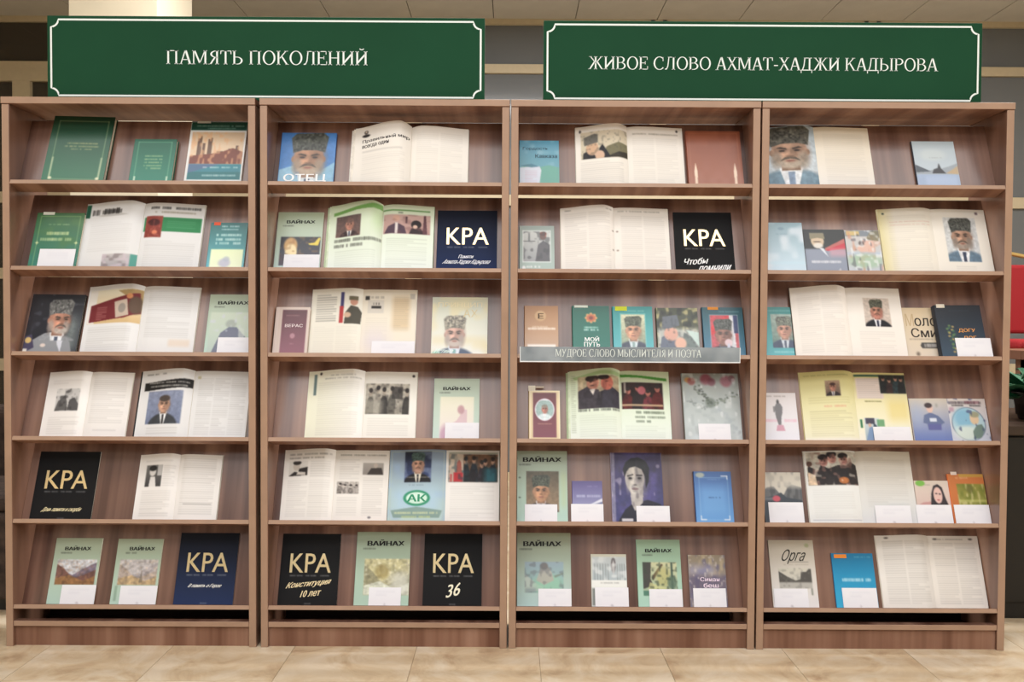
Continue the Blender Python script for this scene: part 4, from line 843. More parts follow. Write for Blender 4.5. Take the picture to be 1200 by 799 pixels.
for u, sl in ((.37, .008), (.55, -.004)):
    a.poly([(u - .06, .325 + sl), (u + .06, .318 - sl), (u + .06, .334 - sl), (u - .06, .343 + sl)], (24, 22, 26), .9); a.ell(u, .375, .05, .03, (120, 114, 114), .7, .8); a.ell(u, .372, .034, .014, (16, 16, 20), .95, .5)
a.poly([(.47, .36), (.5, .46), (.44, .47), (.45, .38)], (150, 144, 142), .6); a.ell(.46, .468, .035, .012, (84, 78, 80), .8, .6); a.ell(.46, .525, .065, .018, (120, 92, 96), .9, .5); a.ell(.46, .56, .05, .01, (140, 134, 134), .7, .6); a.grain(.12, 14)
a.rect(.18, .945, .4, .985, (226, 226, 230), .9)
book('35c', 'hardcover_book', a, 'large violet book with a black and white face of a dark-haired youth', spine=(150, 140, 160))
a = new('35d'); a.grad((60, 100, 166), (96, 160, 226)); a.rect(.15, .3, .85, .85, (110, 170, 226), .5, .2); a.frame(.12, .12, .9, .95, .012, (150, 200, 226), .7); a.words(.35, .15, .7, .165, (150, 190, 230), .6, 10); a.words(.36, .5, .68, .525, (30, 60, 120), .8, 8); a.ell(.16, .07, .12, .05, (206, 206, 170), .7, .4)
for u0, u1, v0, v1 in ((.12, .28, .93, .95), (.12, .145, .86, .95), (.74, .9, .93, .95), (.875, .9, .86, .95), (.72, .9, .08, .1), (.875, .9, .08, .16)): a.rect(u0, v0, u1, v1, (236, 240, 244), .9)
book('35d', 'hardcover_book', a, 'bright blue book with white corner ornaments, right end of the fifth shelf', hard=True, spine=(50, 80, 130))
a = vay('36a', .1, .12, .82, (152, 160, 132), (176, 208, 206), .085); p = a.sub(.14, .4, .86, .82); p.grad((150, 172, 186), (140, 186, 170)); p.poly([(0, .4), (.3, .7), (.6, .9), (0, 1)], (186, 196, 186), .8); p.ell(.6, .7, .35, .3, (146, 200, 170), .7, .5); p.poly([(.3, .6), (.42, .2), (.55, .05), (.7, .35), (.75, .6), (.5, .75)], (176, 172, 162), .9); p.ell(.5, .14, .1, .12, (110, 106, 106), .8, .4); p.mott(12, 9, (110, 116, 120), .6, .8, .5); p.poly([(.75, .45), (1, .35), (1, .4), (.78, .52)], (120, 130, 116), .7); p.rect(0, .85, .3, 1.1, (110, 126, 136), .5, .1)
book('36a', 'magazine', a, 'pale green magazine with a blue watercolour of a sitting woman, bottom shelf', spine=(146, 166, 150))
a = new('36b'); a.grad((206, 204, 184), (206, 212, 212)); p = a.sub(.03, .05, 1, .5); p.grad((196, 204, 206), (170, 184, 190)); 
for i, u in enumerate((.06, .14, .22, .3, .38, .45, .72, .8, .86, .93)): p.rect(u, .3, u + .025, 1, (120, 128, 130), .7, .02)
p.ell(.62, .35, .07, .33, (96, 88, 92), .9, .3); p.ell(.62, .45, .04, .3, (206, 206, 206), .8, .4); p.mott(8, 6, (226, 230, 230), .55, .8, .6); a.rect(0, .5, 1, .64, (232, 234, 230)); a.words(.26, .54, .78, .565, (130, 130, 130), .7, 14); a.rect(.02, .66, .13, .98, (110, 116, 112), .8)
book('36b', 'paperback_book', a, 'small grey paperback with a misty forest photo, bottom shelf of the third bookcase', spine=(170, 170, 160))
a = vay('36c', .125, .2, .8, (150, 182, 150), (170, 214, 196)); p = a.sub(.12, .34, .9, .84); p.grad((206, 206, 160), (150, 176, 150)); p.poly([(0, 0), (.25, 0), (.22, .5), (.3, .7), (0, .8)], (72, 70, 66)); p.poly([(.25, .45), (.55, .05), (.6, .08), (.3, .55)], (96, 76, 56)); p.ell(.6, .45, .22, .3, (186, 180, 110), .7, .5); p.rect(.82, 0, .88, 1, (70, 92, 80)); p.ell(.85, .6, .14, .2, (84, 110, 92), .8, .4); p.poly([(.2, .6), (.5, .72), (1, .85), (1, 1), (.1, 1)], (206, 206, 140), .8); p.mott(14, 12, (60, 74, 60), .6, .8, .6); p.rect(0, .85, .2, 1, (80, 130, 110))
book('36c', 'magazine', a, 'pale green magazine with a sunny forest path picture', spine=(140, 176, 156))
a = new('36d'); a.grad((150, 136, 112), (140, 132, 140)); a.mott(10, 8, (200, 180, 140), .5, .8, .6); a.mott(9, 9, (96, 92, 130), .55, .8, .6); a.rect(0, .2, .7, .38, (150, 150, 186), .6, .15); a.rect(0, .4, 1, .75, (92, 84, 116), .75, .1); a.mott(16, 20, (206, 196, 186), .72, .86, .6); a.T(.3, .43, .82, .51, 'Синан', (240, 220, 236), 0, .03); a.T(.38, .545, .78, .63, 'беш', (240, 220, 236), 0, .03)
book('36d', 'paperback_book', a, 'small brown and violet paperback with pinkish white title, bottom shelf', spine=(120, 110, 110))

# ---- fourth bookcase
L, R = pages('41a', (236, 228, 212)); L.grad((170, 186, 196), (206, 214, 220)); p = L.sub(-.02, -.04, 1.02, 1.0); p.man(.46, .0, .95, kx=1.32, skin=(190, 148, 120), hat=(88, 86, 76), suit=(120, 148, 166), beard=(176, 164, 148), shirt=(226, 230, 234), tie=(130, 150, 176)); R.grad((226, 212, 186), (236, 232, 226)); R.lines(.12, .1, .92, .94, al=.16)
opened('41a', L, R, 'open album with a full-page bearded man in a lambskin hat on its left page', name='open_book', bulge=(.012, .006), rise=(.002, .0), cover=(150, 150, 150))
a = new('41b'); a.grad((170, 184, 190), (190, 206, 222)); a.ell(.45, .28, .3, .12, (196, 206, 206), .6, .6); a.words(.36, .33, .66, .35, (130, 140, 150), .6, 9); a.poly([(0, .5), (.3, .6), (.55, .58), (.85, .5), (1, .45), (1, .68), (0, .68)], (140, 150, 160), .8); a.poly([(.0, .48), (.2, .56), (.35, .62), (0, .64)], (60, 70, 82), .9); a.poly([(.38, .66), (.42, .58), (.52, .55), (.56, .45), (.6, .56), (.7, .66)], (44, 44, 50)); a.poly([(.7, .66), (.9, .56), (1, .5), (1, .68)], (196, 160, 110), .8); a.rect(0, .68, 1, 1, (150, 172, 206), .9); a.rect(.2, .72, .95, 1, (176, 196, 226), .6, .1)
book('41b', 'paperback_book', a, 'small pale blue paperback with a dark rock silhouette, alone at the top right', spine=(60, 60, 70))
a = new('42a'); a.grad((132, 164, 178), (196, 220, 236)); a.mott(4, 6, (226, 232, 240), .5, .9, .6); a.ell(.45, .12, .08, .03, (110, 140, 160), .7, .5); a.words(.3, .22, .6, .24, (110, 140, 160), .6, 9); a.rect(0, .78, 1, .82, (180, 216, 232), .5, .04)
book('42a', 'hardcover_book', a, 'plain light blue hardcover with a dark violet spine edge', hard=True, spine=(66, 54, 74))
a = new('42b'); a.grad((20, 24, 20), (40, 44, 50)); a.rect(0, .44, 1, 1, (140, 150, 172), .95, .04); a.poly([(.5, .42), (1, .2), (1, .45), (.5, .48)], (190, 92, 84)); a.poly([(.55, .45), (1, .3), (1, .42), (.55, .49)], (206, 40, 60)); a.rect(.6, .44, 1, .6, (206, 150, 166), .7, .1); a.ell(.33, .26, .16, .15, (206, 182, 150), 1, .15); a.poly([(.15, .22), (.15, .08), (.5, .08), (.52, .22), (.34, .19)], (132, 124, 96)); a.ell(.34, .37, .12, .06, (220, 216, 210), .9, .4); a.ell(.32, .28, .1, .012, (80, 60, 50), .8, .5); a.poly([(.36, .42), (.46, .42), (.56, .62)], (214, 220, 230)); a.words(.14, .7, .86, .755, (240, 240, 244), .95, 13); a.poly([(.7, 1), (.82, .86), (.86, 1)], (206, 206, 214), .7)
book('42b', 'hardcover_book', a, 'dark and lilac book with a man in a tan hat and red flag stripe', hard=True, spine=(70, 60, 66))
a = new('42c'); a.grad((196, 190, 186), (186, 196, 206)); a.rect(0, 0, 1, .14, (120, 130, 140)); a.rect(.04, .02, .42, .12, (206, 180, 110)); a.mott(9, 7, (206, 140, 106), .55, .8, .7); a.poly([(.3, .42), (.5, .22), (.8, .25), (.8, .5), (.4, .5)], (222, 176, 156), .9); a.ell(.45, .3, .08, .06, (70, 56, 56), .8, .4); a.poly([(.6, .2), (.75, .02), (1, 0), (1, .25), (.7, .22)], (110, 100, 60), .8); a.rect(0, .5, 1, .58, (170, 190, 214), .7, .05); a.ell(.5, .7, .5, .16, (150, 190, 150), .7, .5); a.mott(13, 14, (226, 230, 232), .6, .8, .6); a.mott(11, 9, (70, 66, 80), .74, .86, .5)
book('42c', 'hardcover_book', a, 'brightly coloured children’s book with orange and green figures', hard=True, spine=(110, 114, 116))
L, R = pages('42d', (234, 228, 208), (236, 230, 218)); L.grad((226, 216, 160), (238, 232, 218), 0, .3, hor=True); L.rect(.08, .06, .12, .085, (40, 60, 50)); L.words(.2, .2, .95, .215, (206, 140, 120), .5, 24); L.words(.2, .245, .95, .26, (206, 140, 120), .4, 24); L.lines(.14, .1, .92, .95, al=.15, cols=1); R.rect(.82, .04, .87, .08, (90, 70, 80), .8); p = R.sub(.2, .13, .8, .8); p.grad((206, 208, 206), (196, 200, 204)); p.man(.5, -.04, 1.05, skin=(196, 150, 122), hat=(82, 84, 78), suit=(96, 122, 144), beard=(150, 140, 130), shirt=(226, 228, 232), tie=(56, 66, 90)); R.lines(.3, .86, .7, .92, al=.2)
opened('42d', L, R, 'open magazine with one large colour portrait in a hat on its right page', bulge=(.010, .005), rise=(.003, .0), cover=(226, 216, 160))
a = Art(.15, POS['43a'][2]); a.grad((30, 128, 126), (80, 180, 190)); p = a.sub(.18, .14, .95, .8); p.grad((150, 170, 160), (96, 130, 120)); p.man(.4, .02, .98, skin=(206, 150, 126), hat=(104, 110, 96), suit=(52, 66, 96), beard=None, shirt=(196, 206, 216)); a.words(.2, .86, .8, .9, (150, 214, 214), .8, 9); a.words(.1, .06, .9, .085, (150, 206, 206), .6, 12)
POS['43a'] = (POS['43a'][0] + .0238, .15, POS['43a'][2], .010)
book('43a', 'paperback_book', a, 'teal paperback with a small portrait, half hidden behind an open magazine', spine=(20, 110, 110))
L, R = pages('43b', (236, 230, 222)); L.lines(.1, .08, .92, .94, al=.18, cols=2); p = R.sub(.3, .15, .78, .56); p.grad((206, 192, 180), (196, 180, 168)); p.man(.48, .0, 1.0, skin=(206, 142, 116), hat=(90, 92, 78), suit=(26, 28, 36), beard=(190, 120, 104), shirt=(232, 232, 236), tie=(30, 34, 60)); R.lines(.15, .62, .85, .93, al=.14)
opened('43b', L, R, 'open magazine with a small colour portrait in a black suit on its right page', bulge=(.024, .006), rise=(.004, .001), off=.011, cover=(60, 56, 54))
POS['43c'] = (POS['43c'][0] + .011, .150, POS['43c'][2], .006)
a = Art(.15, POS['43c'][2]); a.grad((214, 190, 150), (222, 208, 188)); a.T(.1, .12, .3, .36, 'М', (190, 166, 130), 0, -.005); a.T(.32, .2, .86, .36, 'оло', (50, 40, 32), 0, .03); a.T(.2, .4, .82, .58, 'Сми', (50, 40, 32), 0, .035); a.words(.14, .6, .8, .63, (130, 116, 100), .6, 12); a.poly([(.42, .68), (.85, .68), (.85, .79), (.42, .79), (.38, .74)], (70, 66, 64)); a.words(.48, .7, .84, .77, (226, 222, 214), .9, 5); a.ell(.3, .9, .06, .05, (150, 134, 116), .6, .5); a.ell(.3, .9, .03, .03, (90, 76, 64), .6, .5)
book('43c', 'paperback_book', a, 'cream paperback with big dark hand-drawn lettering, partly behind a navy book', spine=(190, 170, 140))
a = new('43d'); a.grad((16, 22, 32), (52, 76, 98)); a.words(.3, .1, .75, .115, (60, 70, 84), .7, 12)
for i in range(26): a.ell(.25 + .07 * sin(i * 1.7) + i * .004, .4 + i * .02, .03, .02, ((104, 140, 74), (190, 160, 90), (60, 110, 80))[i % 3], .8, .5)
a.T(.44, .455, .8, .535, 'ДОГУ', (226, 160, 84), 0, .03); a.T(.52, .6, .8, .68, 'ДОГ', (226, 160, 84), 0, .03)
book('43d', 'hardcover_book', a, 'thick navy hardcover with a green and gold plant and orange letters', hard=True, spine=(20, 26, 36), off=.0085, tilt=rad(-.5), sticker=[(.04, -.02, .22, .05, (214, 206, 190))])
a = new('44a'); a.grad((214, 206, 206), (228, 230, 240)); a.words(.08, .06, .7, .085, (110, 96, 90), .7, 14); a.ell(.45, .19, .04, .05, (70, 66, 66)); a.poly([(.36, .5), (.34, .3), (.4, .22), (.52, .22), (.58, .3), (.56, .42), (.52, .5), (.5, .66), (.42, .66)], (110, 108, 112)); a.poly([(.38, .66), (.56, .66), (.6, .78), (.34, .78)], (206, 150, 170)); a.words(.04, .54, .4, .6, (226, 150, 176), .7, 6); a.words(.6, .54, .97, .6, (226, 150, 176), .7, 6); a.rect(.3, .28, .34, .4, (96, 94, 96), .8)
book('44a', 'paperback_book', a, 'small white paperback with a grey statuette and pink lettering', spine=(206, 200, 200))
L, R = pages('44b', (226, 218, 140), (236, 230, 190)); L.grad((210, 200, 126), (238, 236, 206)); L.rect(0, .95, 1, 1, (240, 236, 230), .6, .04); L.words(.08, .05, .9, .065, (120, 124, 70), .6, 26); p = L.sub(.45, .14, .72, .36); p.grad((170, 140, 110), (90, 70, 60)); p.man(.5, .0, .95, skin=(196, 130, 104), hat=None, suit=(40, 30, 28), beard=None, hair=(70, 40, 30), shirt=(220, 206, 190)); L.words(.4, .49, .8, .52, (226, 140, 110), .6, 9); L.lines(.1, .36, .92, .47, c=(150, 140, 80), al=.3); L.lines(.1, .56, .94, .93, c=(150, 140, 90), al=.35)
R.grad((224, 212, 140), (240, 238, 224)); R.rect(.03, .03, 1, .06, (56, 100, 78)); R.rect(.05, .08, .55, .38, (222, 206, 196)); R.lines(.06, .08, .54, .38, al=.25); p = R.sub(.5, .03, 1, .3); crowd(p, (44, 50, 46), [(30, 34, 36), (60, 40, 40), (40, 60, 66)], (176, 130, 110), 4, 31); R.words(.18, .41, .5, .43, (96, 92, 40), .8, 10); R.rect(.6, .4, 1, .7, (226, 196, 80), .4, .15); R.rect(.05, .68, .09, .8, (44, 120, 80)); p = R.sub(.12, .66, .4, 1); p.grad((206, 214, 216), (150, 176, 190)); p.rect(.1, 0, .7, .25, (70, 70, 90)); p.poly([(.0, 1), (.3, .4), (.5, .35), (.6, 1)], (120, 150, 190)); p.poly([(.5, 1), (.6, .2), (.8, .3), (1, 1)], (66, 84, 100)); p.ell(.35, .3, .1, .08, (206, 170, 150)); R.rect(.36, .68, .5, .78, (80, 150, 96), .8); R.lines(.42, .8, .95, .96, al=.2)
opened('44b', L, R, 'open magazine of yellow pages, fourth shelf of the rightmost bookcase', bulge=(.018, .005), rise=(.005, .0), cover=(206, 196, 130))
L, R = pages('44c', (190, 190, 200), (206, 206, 210)); L.grad((206, 196, 180), (96, 120, 190)); L.rect(0, .12, .3, .6, (150, 170, 206), .5, .3); L.poly([(.28, .56), (.33, .38), (.5, .32), (.7, .4), (.85, .55), (.75, .6), (.72, .72), (.4, .72), (.38, .58)], (96, 110, 150)); L.ell(.5, .23, .085, .1, (216, 180, 166), 1, .2); L.ell(.47, .16, .1, .06, (60, 50, 56), .95, .3); L.rect(.46, .45, .64, .53, (206, 214, 230)); L.rect(.4, .58, .74, .72, (90, 92, 160), .8, .03); L.rect(.66, .12, .72, .2, (140, 140, 130), .6, .05)
R.grad((206, 196, 190), (186, 196, 214)); R.words(.03, .06, .9, .13, (60, 50, 56), .9, 9); R.words(.45, .05, .85, .12, (120, 60, 76), .8, 4); R.words(.1, .14, .88, .18, (50, 46, 50), .9, 8); R.ell(.48, .58, .44, .38, (90, 104, 130)); R.ell(.48, .58, .42, .365, (170, 200, 210)); R.ell(.36, .45, .26, .22, (120, 176, 206), .9, .6); R.ell(.4, .78, .3, .16, (206, 220, 210), .9, .6); R.poly([(.55, .92), (.56, .74), (.68, .6), (.82, .58), (.88, .7), (.76, .88)], (106, 130, 120)); R.ell(.64, .46, .12, .13, (216, 186, 150), 1, .25); R.ell(.66, .36, .13, .07, (150, 150, 120), .9, .4); R.mott(12, 10, (70, 80, 120), .8, .9, .7); R.rect(.02, .2, .14, .3, (150, 90, 120), .5, .05)
opened('44c', L, R, 'small open booklet with a boy in blue and a round painting', name='open_booklet', bulge=(.004, .004), rise=(.0, .0), cover=(190, 190, 196))
a = new('45a'); a.grad((206, 200, 186), (196, 192, 180)); a.poly([(0, .36), (.1, .3), (.28, .28), (.42, .42), (.5, .48), (.62, .32), (.75, .24), (1, .3), (1, .6), (0, .6)], (104, 106, 108)); a.mott(14, 8, (60, 62, 66), .5, .75, .5); a.rect(0, .0, 1, .3, (212, 206, 192), .7, .1); a.poly([(0, .5), (.3, .46), (.45, .4), (.6, .5), (1, .55), (1, 1), (0, 1)], (60, 68, 78)); a.rect(.0, .5, .4, .55, (196, 196, 196), .4, .05); a.ell(.33, .52, .1, .06, (206, 80, 96), .95, .3)
book('45a', 'paperback_book', a, 'dark paperback with grey mountains and a pink-red spot', spine=(60, 60, 64))
L, R = pages('45b', (226, 228, 226), (226, 222, 212)); p = L.sub(.04, .02, 1, .48); p.grad((206, 204, 192), (170, 164, 150)); p.poly([(0, 1), (.02, .4), (.12, .48), (.2, .6), (.28, .38), (.42, .5), (.6, .4), (.78, .42), (.86, .3), (.98, .4), (1, 1)], (46, 42, 44)); 
for u, v in ((.33, .28), (.5, .2), (.72, .25)): p.ell(u, v, .085, .15, (206, 150, 140), 1, .15); p.ell(u, v - .13, .1, .09, (40, 36, 40))
p.mott(15, 9, (150, 110, 100), .64, .8, .6); p.poly([(0, 1), (.02, .6), (.15, .7), (.18, 1)], (216, 190, 160)); p.ell(.7, .86, .1, .1, (206, 120, 60), .9, .3); p.ell(.05, .35, .06, .08, (90, 60, 50)); p.mott(12, 7, (226, 220, 206), .8, .9, .5)
for u, v in ((.33, .28), (.5, .2), (.72, .25)): p.ell(u + .04, v, .04, .12, (150, 100, 92), .7, .7); p.ell(u - .03, v - .02, .018, .018, (50, 40, 40), .8, .6); p.ell(u + .03, v - .02, .018, .018, (50, 40, 40), .8, .6); p.ell(u, v + .08, .03, .015, (130, 70, 70), .8, .6)
p.grain(.2, 14)
L.lines(.08, .53, .92, .93, al=.12); L.rect(.06, .955, .98, .962, (110, 116, 150), .6); R.grad((214, 206, 190), (214, 218, 222)); R.lines(.1, .08, .92, .78, al=.16)
opened('45b', L, R, 'open magazine with three dark-haired men crowded in its top left photo', bulge=(.014, .008), rise=(.002, .001), cover=(206, 206, 200))
a = new('45c'); a.grad((214, 200, 186), (206, 170, 166)); a.ell(.17, .06, .14, .07, (116, 190, 70), .95, .3); a.words(.3, .09, .46, .11, (110, 116, 100), .7, 5); a.poly([(0, .58), (.2, .5), (.5, .48), (.5, .7), (0, .7)], (190, 130, 130), .7); a.poly([(.4, .62), (.46, .3), (.55, .12), (.68, .08), (.8, .16), (.86, .4), (.92, .55), (1, .7), (.4, .7)], (50, 44, 52)); a.ell(.65, .34, .13, .19, (222, 182, 172), 1, .12); a.ell(.61, .30, .03, .015, (50, 40, 44)); a.ell(.71, .31, .03, .015, (50, 40, 44)); a.ell(.65, .45, .04, .015, (176, 84, 90)); a.rect(0, .6, 1, 1, (96, 96, 116), .8, .03)
book('45c', 'brochure', a, 'small booklet with a young woman in a dark headscarf and a green leaf', spine=(196, 180, 170))
a = new('45d'); a.grad((206, 116, 56), (190, 104, 50)); a.rect(.3, .0, 1, .06, (190, 170, 60), .7, .03); p = a.sub(.2, .2, 1, .9); p.grad((140, 136, 50), (150, 150, 80)); p.mott(7, 7, (110, 120, 40), .4, .8, .8); p.mott(12, 9, (206, 196, 140), .62, .8, .6); p.ell(.45, .15, .12, .12, (90, 90, 40), .6, .5); p.rect(0, .45, 1, .52, (206, 206, 120), .5, .04); a.words(.2, .06, .55, .1, (226, 190, 150), .6, 7)
book('45d', 'paperback_book', a, 'orange paperback with an olive green meadow picture', spine=(190, 100, 50), sticker=[(.08, -.045, .25, .02, (222, 206, 196))])
a = new('46a'); a.grad((196, 186, 166), (226, 224, 226)); a.T(.2, .14, .86, .36, 'Орга', (40, 38, 30), 0, .01, .3); a.rect(.38, .325, .86, .333, (70, 66, 56), .6); a.words(.3, .36, .86, .375, (150, 140, 120), .5, 16); p = a.sub(.17, .42, .9, .72); p.grad((206, 202, 186), (196, 194, 184)); p.poly([(0, .15), (.25, .42), (.5, .62), (.65, .55), (.68, .2), (.85, .18), (.92, .05), (1, .05), (1, .75), (0, .75)], (84, 82, 78)); p.rect(0, .7, 1, 1, (176, 174, 168), .9, .05); p.mott(14, 8, (120, 118, 112), .6, .8, .4); a.rect(.86, .72, .9, .82, (110, 116, 104), .7); a.ell(.85, .08, .05, .03, (150, 160, 110), .7, .5)
book('46a', 'magazine', a, 'cream magazine with a black script title over a grey lake photo', spine=(190, 184, 170))
a = new('46b'); a.grad((14, 120, 172), (44, 176, 226)); a.words(.55, .06, .95, .08, (170, 210, 230), .7, 10); a.words(.2, .46, .9, .525, (206, 232, 244), .9, 12)
book('46b', 'brochure', a, 'plain bright blue brochure with a small orange sticker at its top', spine=(20, 100, 150), sticker=[(.06, .02, .36, .09, (232, 140, 50))])
L, R = pages('46c', (226, 222, 216), (228, 222, 214)); L.ell(.2, .035, .04, .012, (60, 56, 56), .8); L.lines(.1, .07, .94, .95, al=.3, cols=2); R.ell(.15, .045, .04, .014, (60, 56, 56), .8); R.ell(.85, .045, .04, .014, (60, 56, 56), .8); R.words(.2, .04, .7, .055, (90, 84, 84), .7, 16); R.lines(.08, .09, .94, .95, al=.3, cols=2)
opened('46c', L, R, 'open magazine of plain text columns on the bottom right shelf', bulge=(.014, .005), rise=(.004, .0), cover=(206, 200, 190))

# ---- white label cards standing in front of the books
CL = {'12a': 'the green hardcover by the left wall', '13c': 'the faded figure magazine', '16a': 'the red-brown mountain valley magazine', '16b': 'the misty beige valley magazine',
 '22a': 'the golden head magazine', '23b': 'the open newspaper-like magazine', '24b': 'the faint pink figure magazine', '26b': 'the yellowish cliff magazine', '34c': 'the frosty book with red flowers',
 '35a': 'the fur hat portrait magazine', '35b': 'the small violet brochure', '35c': 'the violet book with a youth’s face', '36a': 'the blue watercolour magazine', '36b': 'the misty forest paperback',
 '36c': 'the sunny forest path magazine', '36d': 'the brown and violet paperback', '43d': 'the thick navy hardcover', '44b': 'the open yellow magazine', '45a': 'the dark mountains paperback',
 '45b': 'the open magazine with three men', '45c': 'the booklet with a headscarfed woman', '45d': 'the orange paperback', '46a': 'the cream script-title magazine', '46b': 'the bright blue brochure'}
for k, (x, w, h) in CARD.items():
    row = int(k[1]) - 1
    t = (POS[k][3] if k in POS else {'23b': .0085, '44b': .0135, '45b': .0165}[k]) + (.0085 if k == '43d' else 0)
    a = Art(w, h, (230, 230, 236), .004)
    a.lines(.2, .14, .85, .5, .009, (150, 150, 176), .16); a.ell(.5, .93, .025, .04, (70, 60, 70), .5, .6)
    surf = lambda U, V, d, w=w, h=h: np.stack([(U - .5) * w, np.full_like(U, -.0004) - d, (1 - V) * h], -1)
    o = sheet('label_card', a, surf, 0, PRINT_PAPER, None, edge=(230, 230, 232), smooth=False)
    r = ledge_root('tmp', row, x, None, None, off=t + .0016); m = r.rotation_euler.copy(); l = r.location.copy(); bpy.data.objects.remove(r)
    o.location = l; o.rotation_euler = m
    tag(o, 'white label card in front of ' + CL[k], 'card', 'white label cards on the ledges')

# ------------------------------------------------------------------ serif capitals for the banners, drawn as strokes (cap height 1)
TK, TN, SF = .105, .05, .045      # thick stem, thin stroke, serif depth
def _q(x0, y0, x1, y1): return [(x0, y0), (x1, y0), (x1, y1), (x0, y1)]
def _diag(x0, y0, x1, y1, t): return [(x0 - t / 2, y0), (x0 + t / 2, y0), (x1 + t / 2, y1), (x1 - t / 2, y1)]
def _stem(x, t=TK, top=True, bot=True, y0=0, y1=1):
    r = [_q(x, y0, x + t, y1)]; e = .06
    if bot: r += [[(x - e, y0), (x + t + e, y0), (x + t + e, y0 + SF * .7), (x + t, y0 + SF * 1.2), (x, y0 + SF * 1.2), (x - e, y0 + SF * .7)]]
    if top: r += [[(x - e, y1), (x + t + e, y1), (x + t + e, y1 - SF * .7), (x + t, y1 - SF * 1.2), (x, y1 - SF * 1.2), (x - e, y1 - SF * .7)]]
    return r
def _arc(cx, cy, rx, ry, a0, a1, tx, ty, n=14):
    """band between an outer ellipse and an inner one thinned by tx, ty"""
    r = []
    for i in range(n):
        a, b = rad(a0 + (a1 - a0) * i / n), rad(a0 + (a1 - a0) * (i + 1) / n)
        r.append([(cx + rx * cos(a), cy + ry * sin(a)), (cx + rx * cos(b), cy + ry * sin(b)), (cx + (rx - tx) * cos(b), cy + (ry - ty) * sin(b)), (cx + (rx - tx) * cos(a), cy + (ry - ty) * sin(a))])
    return r
def _foot(x, y=0, w=.13): return [_q(x - w, y, x + w, y + SF * .7) if y < .5 else _q(x - w, y - SF * .7, x + w, y)]
def glyph(ch):
    S = _stem
    if ch == 'П': return S(.09) + S(.57) + [_q(.05, 1 - TN, .75, 1)], .80
    if ch == 'Н': return S(.09) + S(.57) + [_q(.2, .49, .6, .49 + TN)], .80
    if ch in 'ИЙ':
        r = S(.09) + S(.59) + [[(.2, .12), (.2, .30), (.62, .88), (.62, .70)]]
        if ch == 'Й': r += _arc(.41, 1.22, .15, .13, 190, 350, .06, .06, 8)
        return r, .82
    if ch == 'А': return [_diag(.09, 0, .36, 1, .07), _diag(.65, 0, .39, 1, TK + .02), _q(.2, .31, .56, .31 + TN)] + _foot(.09, 0, .11) + _foot(.65, 0, .13), .74
    if ch == 'М': return S(.09, .07) + S(.77) + [_diag(.18, 1, .49, .08, TK), _diag(.80, 1, .49, .08, .06)], .99
    if ch == 'Я': return S(.48) + _arc(.50, .74, .37, .26, 90, 270, TK, TN) + [_q(.48, 1 - TN, .6, 1), _q(.44, .48, .6, .48 + TN), _diag(.13, 0, .40, .5, TK)] + _foot(.11, 0, .09), .70
    if ch == 'Т': return S(.29) .copy() + [_q(.03, 1 - TN, .69, 1), [(.03, 1), (.03, .74), (.07, .74), (.10, .95)], [(.69, 1), (.69, .74), (.65, .74), (.62, .95)]], .72
    if ch in 'ЬЫ':
        r = S(.09) + _arc(.30, .28, .34, .28, -90, 90, TK, TN) + [_q(.2, 0, .31, TN), _q(.2, .56 - TN, .31, .56)]
        if ch == 'Ы': return r + S(.79), 1.02
        return r, .70
    if ch == 'О': return _arc(.42, .5, .38, .52, 0, 360, TK, TN, 28), .84
    if ch == 'С': return _arc(.44, .5, .40, .52, 48, 318, TK, TN, 22) + [_q(.66, .66, .705, .97)], .78
    if ch == 'Э': return _arc(.34, .5, .40, .52, -138, 132, TK, TN, 22) + [_q(.075, .66, .12, .97), _q(.25, .47, .65, .47 + TN)], .80
    if ch == 'К': return S(.09) + [_diag(.22, .46, .60, 1, .07), _diag(.66, 0, .34, .60, TK)] + _foot(.66, 0, .1) + _foot(.60, 1, .11), .77
    if ch == 'Ж': return S(.455) + [_diag(.53, .48, .90, 1, .07), _diag(.95, 0, .62, .58, TK), _diag(.52, .48, .15, 1, .07), _diag(.10, 0, .43, .58, TK), _q(.45, .48, .6, .55)] + _foot(.96, 0, .09) + _foot(.09, 0, .09) + _foot(.90, 1, .09) + _foot(.15, 1, .09), 1.06
    if ch == 'Л': return S(.57) + [_q(.24, 1 - TN, .75, 1), [(.27, 1), (.335, 1), (.27, .28), (.17, .02), (.04, .0), (.04, .07), (.14, .1), (.21, .32)]], .80
    if ch == 'Д': return [_q(.57, .05, .57 + TK, 1), _q(.24, 1 - TN, .78, 1), [(.27, 1), (.335, 1), (.28, .4), (.19, .05), (.11, .05), (.21, .4)], _q(.03, 0, .81, .065), _q(.03, -.2, .08, .05), _q(.76, -.2, .81, .05)], .85
    if ch == 'Е': return S(.09) + [_q(.1, 1 - TN, .60, 1), _q(.1, 0, .63, TN), _q(.2, .49, .47, .49 + TN), _q(.56, .76, .60, 1), _q(.59, 0, .63, .26), _q(.43, .4, .47, .64)], .68
    if ch == 'В': return S(.09) + _arc(.32, .755, .29, .245, -90, 90, TK, TN) + _arc(.33, .28, .35, .28, -90, 90, TK, TN) + [_q(.15, 1 - TN, .33, 1), _q(.15, 0, .34, TN), _q(.15, .50, .34, .50 + TN)], .73
    if ch == 'Р': return S(.09) + _arc(.31, .735, .32, .265, -90, 90, TK, TN) + [_q(.15, 1 - TN, .32, 1), _q(.15, .47, .32, .47 + TN)], .67
    if ch == 'Х': return [_diag(.64, 0, .14, 1, TK + .01), _diag(.10, 0, .60, 1, .065)] + _foot(.64, 0, .12) + _foot(.10, 0, .1) + _foot(.14, 1, .12) + _foot(.60, 1, .1), .74
    if ch == 'У': return [_diag(.36, .32, .12, 1, TK), [(.16, 0), (.25, 0), (.64, 1), (.57, 1)], _q(.06, 0, .24, .09)] + _foot(.12, 1, .11) + _foot(.60, 1, .1), .72
